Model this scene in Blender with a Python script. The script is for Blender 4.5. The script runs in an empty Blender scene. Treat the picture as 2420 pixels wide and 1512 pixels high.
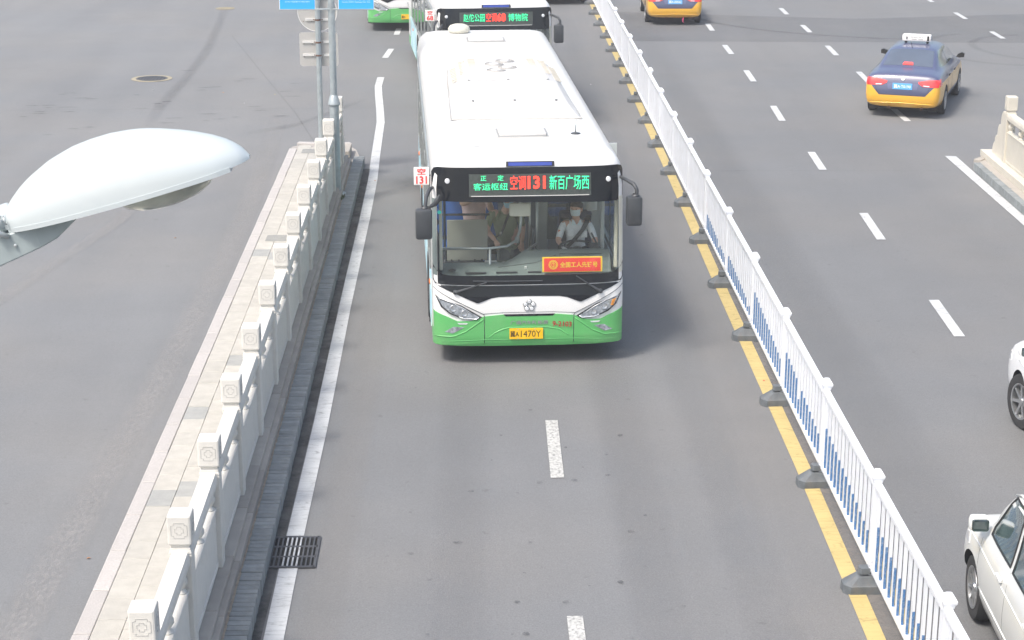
import bpy, bmesh, math, random
from mathutils import Vector, Matrix
from mathutils.bvhtree import BVHTree
random.seed(7)
R = math.radians
sc = bpy.context.scene
COL = sc.collection

# ------------------------------------------------------------------ camera, sky, sun, exposure
cd = bpy.data.cameras.new('camera'); cam = bpy.data.objects.new('camera', cd); COL.objects.link(cam)
cam.location = (0, 0, 7.6)
cam.rotation_euler = (R(90) - math.atan(1301 / 4300), 0, -R(1.15))
cd.sensor_width = 36; cd.lens = 4300 / 2420 * 36; cd.clip_start = 0.1; cd.clip_end = 1500
sc.camera = cam
w = bpy.data.worlds.new('World'); sc.world = w; w.use_nodes = True
nt = w.node_tree
sky = nt.nodes.new('ShaderNodeTexSky'); sky.sky_type = 'NISHITA'; sky.sun_disc = False
sky.sun_elevation = R(58); sky.sun_rotation = R(227); sky.air_density = 1.3; sky.dust_density = 5.0; sky.ozone_density = 1.0
bg = nt.nodes['Background']; bg.inputs['Strength'].default_value = 0.15
nt.links.new(sky.outputs[0], bg.inputs[0])
sd = bpy.data.lights.new('sun', 'SUN'); sd.energy = 2.15; sd.angle = R(11); sd.color = (1, .965, .91)
so = bpy.data.objects.new('sun', sd); COL.objects.link(so)
so.rotation_euler = Vector((.40, .37, -.86)).to_track_quat('-Z', 'Y').to_euler()
sc.view_settings.view_transform = 'Standard'; sc.view_settings.look = 'None'
sc.view_settings.gamma = 1.0; sc.view_settings.exposure = 0.70
sc.view_settings.use_curve_mapping = False
sc.render.engine = 'CYCLES'
sc.cycles.max_bounces = 8; sc.cycles.transparent_max_bounces = 16

# ------------------------------------------------------------------ materials
def _nodes(name):
    m = bpy.data.materials.new(name); m.use_nodes = True
    return m, m.node_tree, m.node_tree.nodes['Principled BSDF']
def P(name, c, rough=.5, metal=0., var=.06, scale=6., bump=0., coat=0., emis=None, es=0., dirt=None, dscale=2., damt=.3, bscale=None, orand=0.):
    """principled surface with fine tonal variation, optional soiling and relief"""
    m, t, b = _nodes(name)
    L = t.links
    tc = t.nodes.new('ShaderNodeTexCoord')
    n = t.nodes.new('ShaderNodeTexNoise'); n.inputs['Scale'].default_value = scale; n.inputs['Detail'].default_value = 5
    L.new(tc.outputs['Object'], n.inputs['Vector'])
    mr = t.nodes.new('ShaderNodeMapRange'); mr.inputs[1].default_value = .3; mr.inputs[2].default_value = .7
    mr.inputs[3].default_value = 1 - var; mr.inputs[4].default_value = 1 + var
    L.new(n.outputs['Fac'], mr.inputs[0])
    hs = t.nodes.new('ShaderNodeVectorMath'); hs.operation = 'SCALE'; hs.inputs[0].default_value = c
    if orand:
        oi = t.nodes.new('ShaderNodeObjectInfo'); ra = t.nodes.new('ShaderNodeMapRange'); ra.inputs[3].default_value = 1 - orand; ra.inputs[4].default_value = 1 + orand
        L.new(oi.outputs['Random'], ra.inputs[0]); mu = t.nodes.new('ShaderNodeMath'); mu.operation = 'MULTIPLY'; L.new(mr.outputs[0], mu.inputs[0]); L.new(ra.outputs[0], mu.inputs[1])
        va = t.nodes.new('ShaderNodeVectorMath'); va.operation = 'ADD'; cx_ = t.nodes.new('ShaderNodeVectorMath'); cx_.operation = 'SCALE'; cx_.inputs[0].default_value = (13, 7, 29)
        L.new(oi.outputs['Random'], cx_.inputs['Scale']); L.new(tc.outputs['Object'], va.inputs[0]); L.new(cx_.outputs[0], va.inputs[1]); L.new(va.outputs[0], n.inputs['Vector'])
        L.new(mu.outputs[0], hs.inputs['Scale']); dvec = va.outputs[0]
    else:
        L.new(mr.outputs[0], hs.inputs['Scale']); dvec = tc.outputs['Object']
    out = hs.outputs[0]
    if dirt:
        n2 = t.nodes.new('ShaderNodeTexNoise'); n2.inputs['Scale'].default_value = dscale; n2.inputs['Detail'].default_value = 8; n2.inputs['Roughness'].default_value = .65
        L.new(dvec, n2.inputs['Vector'])
        r2 = t.nodes.new('ShaderNodeMapRange'); r2.inputs[1].default_value = .48; r2.inputs[2].default_value = .72; r2.inputs[4].default_value = damt
        L.new(n2.outputs['Fac'], r2.inputs[0])
        mx = t.nodes.new('ShaderNodeMix'); mx.data_type = 'RGBA'
        L.new(r2.outputs[0], mx.inputs['Factor']); L.new(out, mx.inputs['A']); mx.inputs['B'].default_value = (*dirt, 1)
        out = mx.outputs['Result']
    L.new(out, b.inputs['Base Color'])
    b.inputs['Roughness'].default_value = rough; b.inputs['Metallic'].default_value = metal
    b.inputs['Coat Weight'].default_value = coat; b.inputs['Coat Roughness'].default_value = .08
    if emis: b.inputs['Emission Color'].default_value = (*emis, 1); b.inputs['Emission Strength'].default_value = es
    if bump:
        n3 = t.nodes.new('ShaderNodeTexNoise'); n3.inputs['Scale'].default_value = bscale or scale * 8; n3.inputs['Detail'].default_value = 4
        L.new(tc.outputs['Object'], n3.inputs['Vector'])
        bp = t.nodes.new('ShaderNodeBump'); bp.inputs['Strength'].default_value = bump; bp.inputs['Distance'].default_value = .01
        L.new(n3.outputs['Fac'], bp.inputs['Height']); L.new(bp.outputs[0], b.inputs['Normal'])
    return m
def glass(name, tint=(.82, .88, .86), refl=1.0, rough=.03, dust=.0):
    m = bpy.data.materials.new(name); m.use_nodes = True; t = m.node_tree; L = t.links
    for n in list(t.nodes): t.nodes.remove(n)
    o = t.nodes.new('ShaderNodeOutputMaterial'); tr = t.nodes.new('ShaderNodeBsdfTransparent'); tr.inputs[0].default_value = (*tint, 1)
    gl = t.nodes.new('ShaderNodeBsdfGlossy'); gl.inputs['Roughness'].default_value = rough; gl.inputs[0].default_value = (refl, refl, refl, 1)
    fr = t.nodes.new('ShaderNodeFresnel'); ge = t.nodes.new('ShaderNodeNewGeometry')      # the same index from both faces: a thin pane
    mi = t.nodes.new('ShaderNodeMapRange'); mi.inputs[3].default_value = 1.5; mi.inputs[4].default_value = 1 / 1.5
    L.new(ge.outputs['Backfacing'], mi.inputs[0]); L.new(mi.outputs[0], fr.inputs[0])
    mx = t.nodes.new('ShaderNodeMixShader'); L.new(fr.outputs[0], mx.inputs[0]); L.new(tr.outputs[0], mx.inputs[1]); L.new(gl.outputs[0], mx.inputs[2])
    last = mx.outputs[0]
    if dust:
        df = t.nodes.new('ShaderNodeBsdfDiffuse'); df.inputs[0].default_value = (.62, .64, .62, 1)
        tc = t.nodes.new('ShaderNodeTexCoord'); n = t.nodes.new('ShaderNodeTexNoise'); n.inputs['Scale'].default_value = 2.5; n.inputs['Detail'].default_value = 6
        L.new(tc.outputs['Object'], n.inputs['Vector'])
        r = t.nodes.new('ShaderNodeMapRange'); r.inputs[1].default_value = .3; r.inputs[2].default_value = .75; r.inputs[3].default_value = dust * .4; r.inputs[4].default_value = dust * 1.6
        L.new(n.outputs['Fac'], r.inputs[0])
        m2 = t.nodes.new('ShaderNodeMixShader'); L.new(r.outputs[0], m2.inputs[0]); L.new(last, m2.inputs[1]); L.new(df.outputs[0], m2.inputs[2]); last = m2.outputs[0]
    L.new(last, o.inputs[0])
    return m

M = {}
M['bus_white'] = P('bus_white_paint', (.74, .74, .73), .35, var=.02, scale=1.5, coat=.4, dirt=(.62, .60, .56), dscale=1.6, damt=.18)
M['roof_white'] = P('roof_white', (.56, .555, .545), .5, var=.02, scale=1.2, dirt=(.44, .42, .385), dscale=1.3, damt=.4)
M['cream'] = P('cream_plastic', (.62, .60, .51), .5, var=.04, scale=3)
M['bus_green'] = P('bus_green_paint', (.11, .44, .13), .42, var=.05, scale=2, coat=.35, dirt=(.32, .36, .24), dscale=2.2, damt=.2)
M['gloss_black'] = P('gloss_black_panel', (.006, .008, .012), .22, var=.1)
M['black'] = P('black_plastic', (.045, .050, .056), .5, var=.15, scale=8, bump=.1)
M['under'] = P('underbody_dark', (.010, .010, .011), .8, var=.2)
M['rubber'] = P('tyre_rubber', (.028, .028, .029), .85, var=.15, scale=12, bump=.3)
M['rim'] = P('wheel_rim', (.50, .51, .52), .3, .85, var=.1)
M['chrome'] = P('chrome', (.75, .76, .77), .14, 1., var=.03)
M['lens'] = P('lamp_lens', (.42, .46, .50), .10, .45, var=.5, scale=22, coat=1.)
M['lamp_dark'] = P('lamp_housing', (.035, .038, .042), .25, var=.3, scale=12, coat=1.)
M['lamp_white'] = P('clear_lamp', (.78, .80, .82), .12, .3, var=.12, scale=20, coat=.8)
M['amber'] = P('amber_lamp', (.85, .33, .05), .2, var=.2, scale=20, coat=.8)
M['orange'] = P('orange_marker', (.80, .20, .04), .3, var=.1)
M['yellow_plate'] = P('yellow_plate', (.88, .50, .01), .4, var=.05, scale=10)
M['ink'] = P('black_ink', (.015, .014, .012), .5)
M['red_ink'] = P('red_ink', (.40, .03, .03), .55, var=.35, scale=40)
M['red_sign'] = P('red_board', (.88, .05, .035), .5, var=.05)
M['yellow_ink'] = P('yellow_ink', (.92, .62, .04), .5)
M['white_plate'] = P('white_board', (.82, .80, .78), .45, var=.03)
M['sign_red'] = P('sign_red', (.70, .05, .05), .5)
M['grey_text'] = P('grey_lettering', (.28, .30, .30), .35, .3, var=.15, scale=30)
M['led_red'] = P('led_red', (.9, .05, .03), .5, emis=(1, .05, .03), es=.95)
M['led_green'] = P('led_green', (.05, .8, .35), .5, emis=(.03, .85, .33), es=.62)
M['led_board'] = P('led_board', (.055, .065, .06), .35, var=.25, scale=30)
M['ws_glass'] = glass('windscreen_glass', (.965, .985, .975), .55, .02, .012)
M['side_glass'] = glass('side_window_glass', (.90, .93, .93), 1., .03, .02)
M['blue_glass'] = P('blue_strip', (.04, .07, .36), .25, var=.1, coat=.6)
M['skirt_blue'] = P('light_blue_advert', (.42, .68, .78), .4, var=.35, scale=2.5, dirt=(.85, .85, .8), dscale=4, damt=.7)
M['dash'] = P('dashboard_grey', (.165, .20, .195), .6, var=.08, scale=5)
M['interior'] = P('interior_grey', (.50, .53, .52), .6, var=.08, scale=3)
M['intdark'] = P('interior_dark', (.07, .09, .11), .6, var=.2, scale=3)
M['floor_in'] = P('bus_floor', (.10, .11, .12), .7, var=.1)
M['board'] = P('partition_board', (.40, .385, .33), .55, var=.05, scale=2)
M['steel'] = P('brushed_steel', (.50, .53, .53), .35, .7, var=.06)
M['seat_blue'] = P('blue_seat', (.03, .13, .44), .5, var=.08)
M['seat_navy'] = P('navy_seat', (.012, .022, .06), .7, var=.1)
M['clear'] = glass('clear_acrylic', (.80, .83, .80), .9, .08, .12)
M['skin'] = P('skin', (.70, .42, .31), .55, var=.06, scale=20)
M['shirt_white'] = P('white_shirt', (.90, .91, .93), .8, var=.09, scale=14, bump=.4, bscale=22)
M['shirt_olive'] = P('olive_shirt', (.27, .30, .19), .85, var=.12, scale=10, bump=.5, bscale=18)
M['shirt_pink'] = P('pink_top', (.85, .60, .58), .8, var=.1, scale=12, bump=.4, bscale=20)
M['navy'] = P('navy_trousers', (.012, .016, .035), .85, var=.1)
M['jeans'] = P('dark_jeans', (.05, .07, .11), .85, var=.15, scale=14)
M['hair'] = P('dark_hair', (.020, .012, .008), .5, var=.5, scale=50, bump=.6, bscale=90)
M['mask_white'] = P('pale_mask', (.78, .86, .90), .8, var=.04, bump=.2, bscale=40)
M['mask_blue'] = P('blue_mask', (.42, .66, .78), .8, var=.04, bump=.2, bscale=40)
M['eye'] = P('eye_dark', (.01, .008, .006), .2)
M['leather'] = P('black_leather', (.012, .012, .013), .35, var=.2, bump=.5, bscale=25)
M['glove'] = P('white_glove', (.72, .73, .74), .8, var=.05)
M['galv'] = P('galvanised_pole', (.34, .385, .405), .42, .35, var=.12, scale=9, dirt=(.5, .52, .5), dscale=3, damt=.35)
M['banner_blue'] = P('banner_blue', (.03, .38, .80), .55, var=.03, scale=1)
M['banner_ink'] = P('banner_pale_print', (.62, .82, .90), .6)
M['sign_back'] = P('sign_back_aluminium', (.47, .46, .44), .5, .25, var=.05, scale=2)
M['alu'] = P('bare_aluminium', (.80, .79, .77), .4, .3, var=.04)
M['rust'] = P('rusty_bolt', (.12, .06, .04), .8, var=.3, scale=40)
M['lamp_hood'] = P('street_lamp_paint', (.50, .548, .56), .32, var=.02, scale=3, coat=.5, dirt=(.66, .67, .66), dscale=5, damt=.2)
M['lamp_grey'] = P('street_lamp_casting', (.33, .38, .385), .45, var=.08, scale=12)
M['lamp_bowl'] = P('street_lamp_bowl', (.42, .44, .37), .12, .25, var=.4, scale=5, coat=1.)
M['fence_white'] = P('fence_white_enamel', (.78, .80, .84), .38, var=.04, scale=4, coat=.2, dirt=(.45, .42, .38), dscale=5, damt=.22, orand=0.03)
M['fence_blue'] = P('fence_blue_film', (.06, .17, .37), .45, var=.25, scale=30, dirt=(.5, .55, .62), dscale=22, damt=.7)
M['foot'] = P('fence_foot_iron', (.105, .118, .128), .55, var=.25, scale=9, bump=.3, dirt=(.16, .12, .09), dscale=7, damt=.45)
M['stone'] = P('white_marble', (.61, .595, .555), .62, var=.06, scale=5, bump=.25, bscale=60, dirt=(.42, .40, .36), dscale=5, damt=.5, orand=0.05)
M['stone_cream'] = P('cream_stone', (.55, .52, .45), .6, var=.05, scale=4, bump=.2, bscale=50, dirt=(.55, .50, .42), dscale=3, damt=.35, orand=0.03)
M['plinth'] = P('plinth_stone', (.34, .315, .28), .75, var=.1, scale=6, bump=.3, dirt=(.24, .22, .20), dscale=3, damt=.5, orand=0.1)
M['carve'] = P('carved_line', (.42, .41, .39), .8, var=.1)
M['pink_kerb'] = P('pink_granite', (.395, .375, .36), .7, var=.12, scale=60, bump=.3, bscale=90, dirt=(.29, .27, .255), dscale=4, damt=.3, orand=0.07)
M['paver'] = P('sandstone_paver', (.385, .372, .338), .8, var=.08, scale=8, bump=.3, dirt=(.33, .315, .285), dscale=3, damt=.4, orand=0.05)
M['paver2'] = P('sandstone_paver_pale', (.40, .387, .352), .8, var=.08, scale=8, bump=.3, dirt=(.33, .315, .285), dscale=3, damt=.4, orand=0.05)
M['paver_grey'] = P('grey_paver', (.285, .29, .28), .8, var=.08, scale=8, bump=.3, orand=0.06)
M['brick_grey'] = P('grey_kerb_brick', (.215, .235, .24), .82, var=.12, scale=10, bump=.5, bscale=50, dirt=(.14, .15, .15), dscale=6, damt=.35, orand=0.12)
M['mortar'] = P('sandy_mortar', (.30, .26, .21), .9, var=.2, scale=16, bump=.6, bscale=60)
M['joint'] = P('dark_joint', (.33, .31, .285), .95, var=.15, scale=20)
M['iron'] = P('cast_iron', (.085, .088, .095), .6, .3, var=.25, scale=12, bump=.3)
M['pit_shade'] = P('drain_shade', (.006, .006, .006), .9)  # black that stands for the shade down in the drain
M['manhole_ring'] = P('manhole_ring', (.30, .265, .19), .85, var=.15, scale=10)
M['car_white'] = P('white_car_paint', (.70, .71, .69), .30, var=.02, scale=1.5, coat=.8)
M['car_white2'] = P('bright_white_car_paint', (.84, .85, .86), .3, var=.02, scale=1.5, coat=.8)
M['car_black'] = P('black_car_paint', (.02, .021, .024), .3, var=.05, coat=.8)
M['car_glass'] = P('car_glass', (.055, .085, .085), .05, 0, var=.5, scale=3.5, coat=1.)
M['car_glass_dark'] = P('sky_tinted_rear_glass', (.09, .11, .145), .1, 0, var=.12, scale=2, coat=.6)  # tinted glass, its colour lightened blue-grey for the sky it reflects
M['tail_red'] = P('tail_lamp_red', (.65, .02, .02), .15, var=.2, scale=12, coat=1., emis=(1, .05, .03), es=.08)
M['stop_red'] = P('stop_lamp_red', (.8, .06, .06), .3, emis=(1, .12, .10), es=.45)
M['plate_blue'] = P('blue_plate', (.10, .38, .72), .4, var=.05)
M['white_ink'] = P('white_ink', (.85, .88, .9), .5)
M['pink_ribbon'] = P('pink_ribbon', (.75, .08, .22), .6)
M['seal'] = P('window_seal', (.02, .02, .022), .6)

def taxi_paint():
    m, t, b = _nodes('taxi_two_tone_paint'); L = t.links
    tc = t.nodes.new('ShaderNodeTexCoord'); s = t.nodes.new('ShaderNodeSeparateXYZ'); L.new(tc.outputs['Object'], s.inputs[0])
    def mth(op, a, bb):
        n = t.nodes.new('ShaderNodeMath'); n.operation = op
        for i, v in enumerate((a, bb)):
            if v is None: continue
            if isinstance(v, (int, float)): n.inputs[i].default_value = v
            else: L.new(v, n.inputs[i])
        return n.outputs[0]
    z = s.outputs[2]; y = s.outputs[1]; x = s.outputs[0]
    band = mth('MULTIPLY', mth('LESS_THAN', z, .80), mth('GREATER_THAN', z, .20))
    ax = mth('ABSOLUTE', x, None)
    lid = mth('MULTIPLY', mth('MULTIPLY', mth('LESS_THAN', mth('ADD', ax, mth('MULTIPLY', mth('SUBTRACT', .62, z), .9)), .60), mth('GREATER_THAN', z, .53)), mth('LESS_THAN', y, -1.9))
    sill = mth('MULTIPLY', mth('LESS_THAN', z, .42), mth('LESS_THAN', mth('ABSOLUTE', mth('SUBTRACT', y, .05), None), 1.15))
    blue = mth('MAXIMUM', mth('MAXIMUM', lid, sill), mth('SUBTRACT', 1., band))
    mx = t.nodes.new('ShaderNodeMix'); mx.data_type = 'RGBA'; L.new(blue, mx.inputs['Factor'])
    mx.inputs['A'].default_value = (.78, .42, .035, 1); mx.inputs['B'].default_value = (.07, .08, .15, 1)
    L.new(mx.outputs['Result'], b.inputs['Base Color']); b.inputs['Roughness'].default_value = .32; b.inputs['Coat Weight'].default_value = .8; b.inputs['Coat Roughness'].default_value = .08
    return m
M['taxi'] = taxi_paint()

def asphalt():
    m, t, b = _nodes('asphalt'); L = t.links
    g = t.nodes.new('ShaderNodeNewGeometry')
    def noise(scale, det=5, rough=.5, vec=None):
        n = t.nodes.new('ShaderNodeTexNoise'); n.inputs['Scale'].default_value = scale; n.inputs['Detail'].default_value = det; n.inputs['Roughness'].default_value = rough
        L.new(vec or g.outputs['Position'], n.inputs['Vector']); return n.outputs['Fac']
    def rng(v, a, bb, c, d):
        r = t.nodes.new('ShaderNodeMapRange'); r.inputs[1].default_value = a; r.inputs[2].default_value = bb; r.inputs[3].default_value = c; r.inputs[4].default_value = d
        L.new(v, r.inputs[0]); return r.outputs[0]
    def mul(a, bb):
        n = t.nodes.new('ShaderNodeMath'); n.operation = 'MULTIPLY'; L.new(a, n.inputs[0]); L.new(bb, n.inputs[1]); return n.outputs[0]
    mp = t.nodes.new('ShaderNodeMapping'); mp.inputs['Scale'].default_value = (1.0, .045, 1.0); L.new(g.outputs['Position'], mp.inputs[0])
    f = rng(noise(.10, 4), .3, .7, .93, 1.07)
    f = mul(f, rng(noise(.9, 6, .65), .25, .75, .95, 1.05))
    f = mul(f, rng(noise(.9, 3, .5, mp.outputs[0]), .3, .7, .95, 1.05))       # long soft wheel paths along the road
    f = mul(f, rng(noise(16, 8, .85), .30, .70, .90, 1.10))
    f = mul(f, rng(noise(55, 2, .6), .25, .75, .84, 1.18))                     # aggregate
    spots = rng(noise(7.0, 2, .4), .70, .78, 1.0, .80); f = mul(f, spots)      # drips
    rc = t.nodes.new('ShaderNodeMix'); rc.data_type = 'RGBA'
    L.new(rng(noise(.28, 3), .4, .62, 0, 1), rc.inputs['Factor']); rc.inputs['A'].default_value = (.145, .149, .153, 1); rc.inputs['B'].default_value = (.156, .156, .155, 1)
    sx = t.nodes.new('ShaderNodeSeparateXYZ'); L.new(g.outputs['Position'], sx.inputs[0])
    lf = rng(sx.outputs[0], -3.2, -4.0, 1.0, 1.10); f = mul(f, lf)             # paler, more worn carriageway left of the island
    v = t.nodes.new('ShaderNodeVectorMath'); v.operation = 'SCALE'; L.new(rc.outputs['Result'], v.inputs[0]); L.new(f, v.inputs['Scale'])
    L.new(v.outputs[0], b.inputs['Base Color']); b.inputs['Roughness'].default_value = .82
    bp = t.nodes.new('ShaderNodeBump'); bp.inputs['Strength'].default_value = .35; bp.inputs['Distance'].default_value = .006
    L.new(noise(70, 3), bp.inputs['Height']); L.new(bp.outputs[0], b.inputs['Normal'])
    return m
M['asphalt'] = asphalt()
def film(name, c, amt, scale, lo=.45, hi=.6, alpha=1., rough=.8, stretch=(1, 1, 1)):
    """thin worn layer on the road: paint or stain, broken up by noise"""
    m, t, b = _nodes(name); L = t.links
    g = t.nodes.new('ShaderNodeNewGeometry'); mp = t.nodes.new('ShaderNodeMapping'); mp.inputs['Scale'].default_value = stretch; L.new(g.outputs['Position'], mp.inputs[0])
    n = t.nodes.new('ShaderNodeTexNoise'); n.inputs['Scale'].default_value = scale; n.inputs['Detail'].default_value = 6; n.inputs['Roughness'].default_value = .7
    L.new(mp.outputs[0], n.inputs['Vector'])
    r = t.nodes.new('ShaderNodeMapRange'); r.inputs[1].default_value = lo; r.inputs[2].default_value = hi; r.inputs[3].default_value = alpha; r.inputs[4].default_value = alpha * (1 - amt)
    L.new(n.outputs['Fac'], r.inputs[0]); L.new(r.outputs[0], b.inputs['Alpha'])
    if name in ('white_road_paint', 'yellow_road_paint'):
        mp2 = t.nodes.new('ShaderNodeMapping'); mp2.inputs['Scale'].default_value = (.9, 6.5, 1); L.new(g.outputs['Position'], mp2.inputs[0])
        vo = t.nodes.new('ShaderNodeTexVoronoi'); vo.feature = 'DISTANCE_TO_EDGE'; vo.inputs['Scale'].default_value = 1.6; L.new(mp2.outputs[0], vo.inputs['Vector'])
        rv = t.nodes.new('ShaderNodeMapRange'); rv.inputs[1].default_value = .0; rv.inputs[2].default_value = .03; rv.inputs[3].default_value = .72; rv.inputs[4].default_value = 1; L.new(vo.outputs['Distance'], rv.inputs[0])
        mm = t.nodes.new('ShaderNodeMath'); mm.operation = 'MULTIPLY'; L.new(rv.outputs[0], mm.inputs[0]); L.new(r.outputs[0], mm.inputs[1]); L.new(mm.outputs[0], b.inputs['Alpha'])
    n2 = t.nodes.new('ShaderNodeTexNoise'); n2.inputs['Scale'].default_value = 3; n2.inputs['Detail'].default_value = 5; L.new(g.outputs['Position'], n2.inputs['Vector'])
    r2 = t.nodes.new('ShaderNodeMapRange'); r2.inputs[1].default_value = .3; r2.inputs[2].default_value = .7; r2.inputs[3].default_value = .9; r2.inputs[4].default_value = 1.08; L.new(n2.outputs['Fac'], r2.inputs[0])
    v = t.nodes.new('ShaderNodeVectorMath'); v.operation = 'SCALE'; v.inputs[0].default_value = c; L.new(r2.outputs[0], v.inputs['Scale'])
    L.new(v.outputs[0], b.inputs['Base Color']); b.inputs['Roughness'].default_value = rough
    return m
M['line_white'] = film('white_road_paint', (.50, .51, .51), .35, 9, .55, .72, rough=.6)
M['line_worn'] = film('worn_white_road_paint', (.47, .47, .45), .6, 30, .46, .66, rough=.6)
M['line_yellow'] = film('yellow_road_paint', (.48, .375, .155), .35, 12, .55, .75, rough=.6)
M['stain_dark'] = film('dark_road_stain', (.060, .060, .062), .75, 1.3, .38, .62, .55)
M['skid'] = film('tyre_skid', (.075, .075, .078), .6, 6, .35, .7, .42, stretch=(1, .3, 1))
M['gravel_worn'] = film('exposed_aggregate', (.36, .34, .32), .95, 24, .40, .60, .60, stretch=(1, .5, 1))
M['seam'] = film('tar_seam', (.06, .06, .06), .6, 8, .4, .7, .14)
M['gutter'] = film('gutter_grime', (.052, .050, .045), .8, 2.0, .35, .68, .75)
M['concrete_strip'] = film('dusty_strip', (.185, .17, .155), .6, 3.5, .35, .7, .8)
M['crack'] = film('tar_patch', (.05, .05, .052), .7, 9, .4, .6, .45)

# ------------------------------------------------------------------ object helpers
def tag(o, label=None, cat=None, group=None, kind=None):
    if label: o['label'] = label
    if cat: o['category'] = cat
    if group: o['group'] = group
    if kind: o['kind'] = kind
    return o
def empty(name, loc=(0, 0, 0), rz=0, parent=None):
    o = bpy.data.objects.new(name, None); COL.objects.link(o); o.location = loc; o.rotation_euler = (0, 0, rz)
    o.empty_display_size = .1
    if parent: o.parent = parent
    return o
def link(name, me, parent=None, loc=(0, 0, 0), rot=(0, 0, 0)):
    o = bpy.data.objects.new(name, me); COL.objects.link(o); o.location = loc; o.rotation_euler = rot
    if parent: o.parent = parent
    return o
class MB:
    def __init__(s): s.v = []; s.f = []; s.m = []; s.mi = 0
    def add(s, vs, fs, T=None):
        k = len(s.v)
        s.v += [tuple(T @ Vector(p)) if T is not None else tuple(p) for p in vs]
        s.f += [tuple(i + k for i in f) for f in fs]; s.m += [s.mi] * len(fs); return s
    def box(s, c, d, T=None, tap=1.0):
        x, y, z = c; a, b, h = d[0] / 2, d[1] / 2, d[2] / 2
        v = [(x + i * a * q, y + j * b * q, z + k * h) for k, q in ((-1, 1), (1, tap)) for i, j in ((-1, -1), (1, -1), (1, 1), (-1, 1))]
        return s.add(v, [(3, 2, 1, 0), (4, 5, 6, 7), (0, 1, 5, 4), (1, 2, 6, 5), (2, 3, 7, 6), (3, 0, 4, 7)], T)
    def bbox(s, c, d, bv=.01, T=None):
        """box with chamfered edges"""
        bm = bmesh.new(); bmesh.ops.create_cube(bm, size=1)
        for v in bm.verts: v.co = Vector((v.co.x * d[0], v.co.y * d[1], v.co.z * d[2]))
        bmesh.ops.bevel(bm, geom=bm.edges[:], offset=bv, segments=2, affect='EDGES', profile=.5)
        for v in bm.verts: v.co += Vector(c)
        bm.verts.index_update()
        s.add([v.co[:] for v in bm.verts], [[v.index for v in f.verts] for f in bm.faces], T); bm.free(); return s
    def loft(s, rings, closed=True, cap=True, T=None):
        n = len(rings[0]); vs = [p for r in rings for p in r]; fs = []
        for i in range(len(rings) - 1):
            for j in range(n if closed else n - 1):
                a = i * n + j; b = i * n + (j + 1) % n
                fs.append((a, b, b + n, a + n))
        if cap and closed: fs.append(tuple(range(n))[::-1]); fs.append(tuple((len(rings) - 1) * n + j for j in range(n)))
        return s.add(vs, fs, T)
    def tube(s, pts, r, n=8, T=None, cap=True):
        pts = [Vector(p) for p in pts]; rs = r if isinstance(r, (list, tuple)) else [r] * len(pts); rings = []
        up = None
        for i, p in enumerate(pts):
            d = (pts[min(i + 1, len(pts) - 1)] - pts[max(i - 1, 0)]).normalized()
            if up is None:
                up = d.orthogonal().normalized()
            up = (up - d * up.dot(d)).normalized(); sd_ = d.cross(up)
            rings.append([tuple(p + (up * math.cos(2 * math.pi * k / n) + sd_ * math.sin(2 * math.pi * k / n)) * rs[i]) for k in range(n)])
        return s.loft(rings, True, cap, T)
    def lathe(s, prof, n=16, T=None, cap=False):
        """profile (r, h) about z"""
        return s.loft([[(r * math.cos(2 * math.pi * k / n), r * math.sin(2 * math.pi * k / n), h) for k in range(n)] for r, h in prof], True, cap, T)
    def prism(s, poly, z0, z1, T=None):
        n = len(poly); return s.add([(x, y, z0) for x, y in poly] + [(x, y, z1) for x, y in poly],
            [tuple(range(n))[::-1], tuple(range(n, 2 * n))] + [(i, (i + 1) % n, (i + 1) % n + n, i + n) for i in range(n)], T)
    def mesh(s, name, mats, smooth=False, bevel=0):
        me = bpy.data.meshes.new(name); me.from_pydata(s.v, [], s.f)
        for m in (mats if isinstance(mats, (list, tuple)) else [mats]): me.materials.append(m)
        me.polygons.foreach_set('material_index', s.m)
        bm = bmesh.new(); bm.from_mesh(me); bmesh.ops.recalc_face_normals(bm, faces=bm.faces)
        if bevel: bmesh.ops.bevel(bm, geom=[e for e in bm.edges if len(e.link_faces) == 2 and e.calc_face_angle(0) > .6], offset=bevel, segments=1, affect='EDGES')
        bm.to_mesh(me); bm.free()
        if smooth: me.shade_smooth(); 
        if smooth and smooth is not True: shade_angle(me, smooth)
        return me
    def build(s, name, mats, parent=None, smooth=False, loc=(0, 0, 0), rot=(0, 0, 0), bevel=0):
        return link(name, s.mesh(name, mats, smooth, bevel), parent, loc, rot)
def shade_angle(me, ang):
    bm = bmesh.new(); bm.from_mesh(me)
    for e in bm.edges: e.smooth = not (len(e.link_faces) == 2 and e.calc_face_angle(0) > R(ang))
    bm.to_mesh(me); bm.free()
def TR(loc=(0, 0, 0), rx=0, ry=0, rz=0, s=1):
    from mathutils import Euler
    return Matrix.Translation(loc) @ Euler((rx, ry, rz)).to_matrix().to_4x4() @ Matrix.Scale(s, 4)
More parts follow.
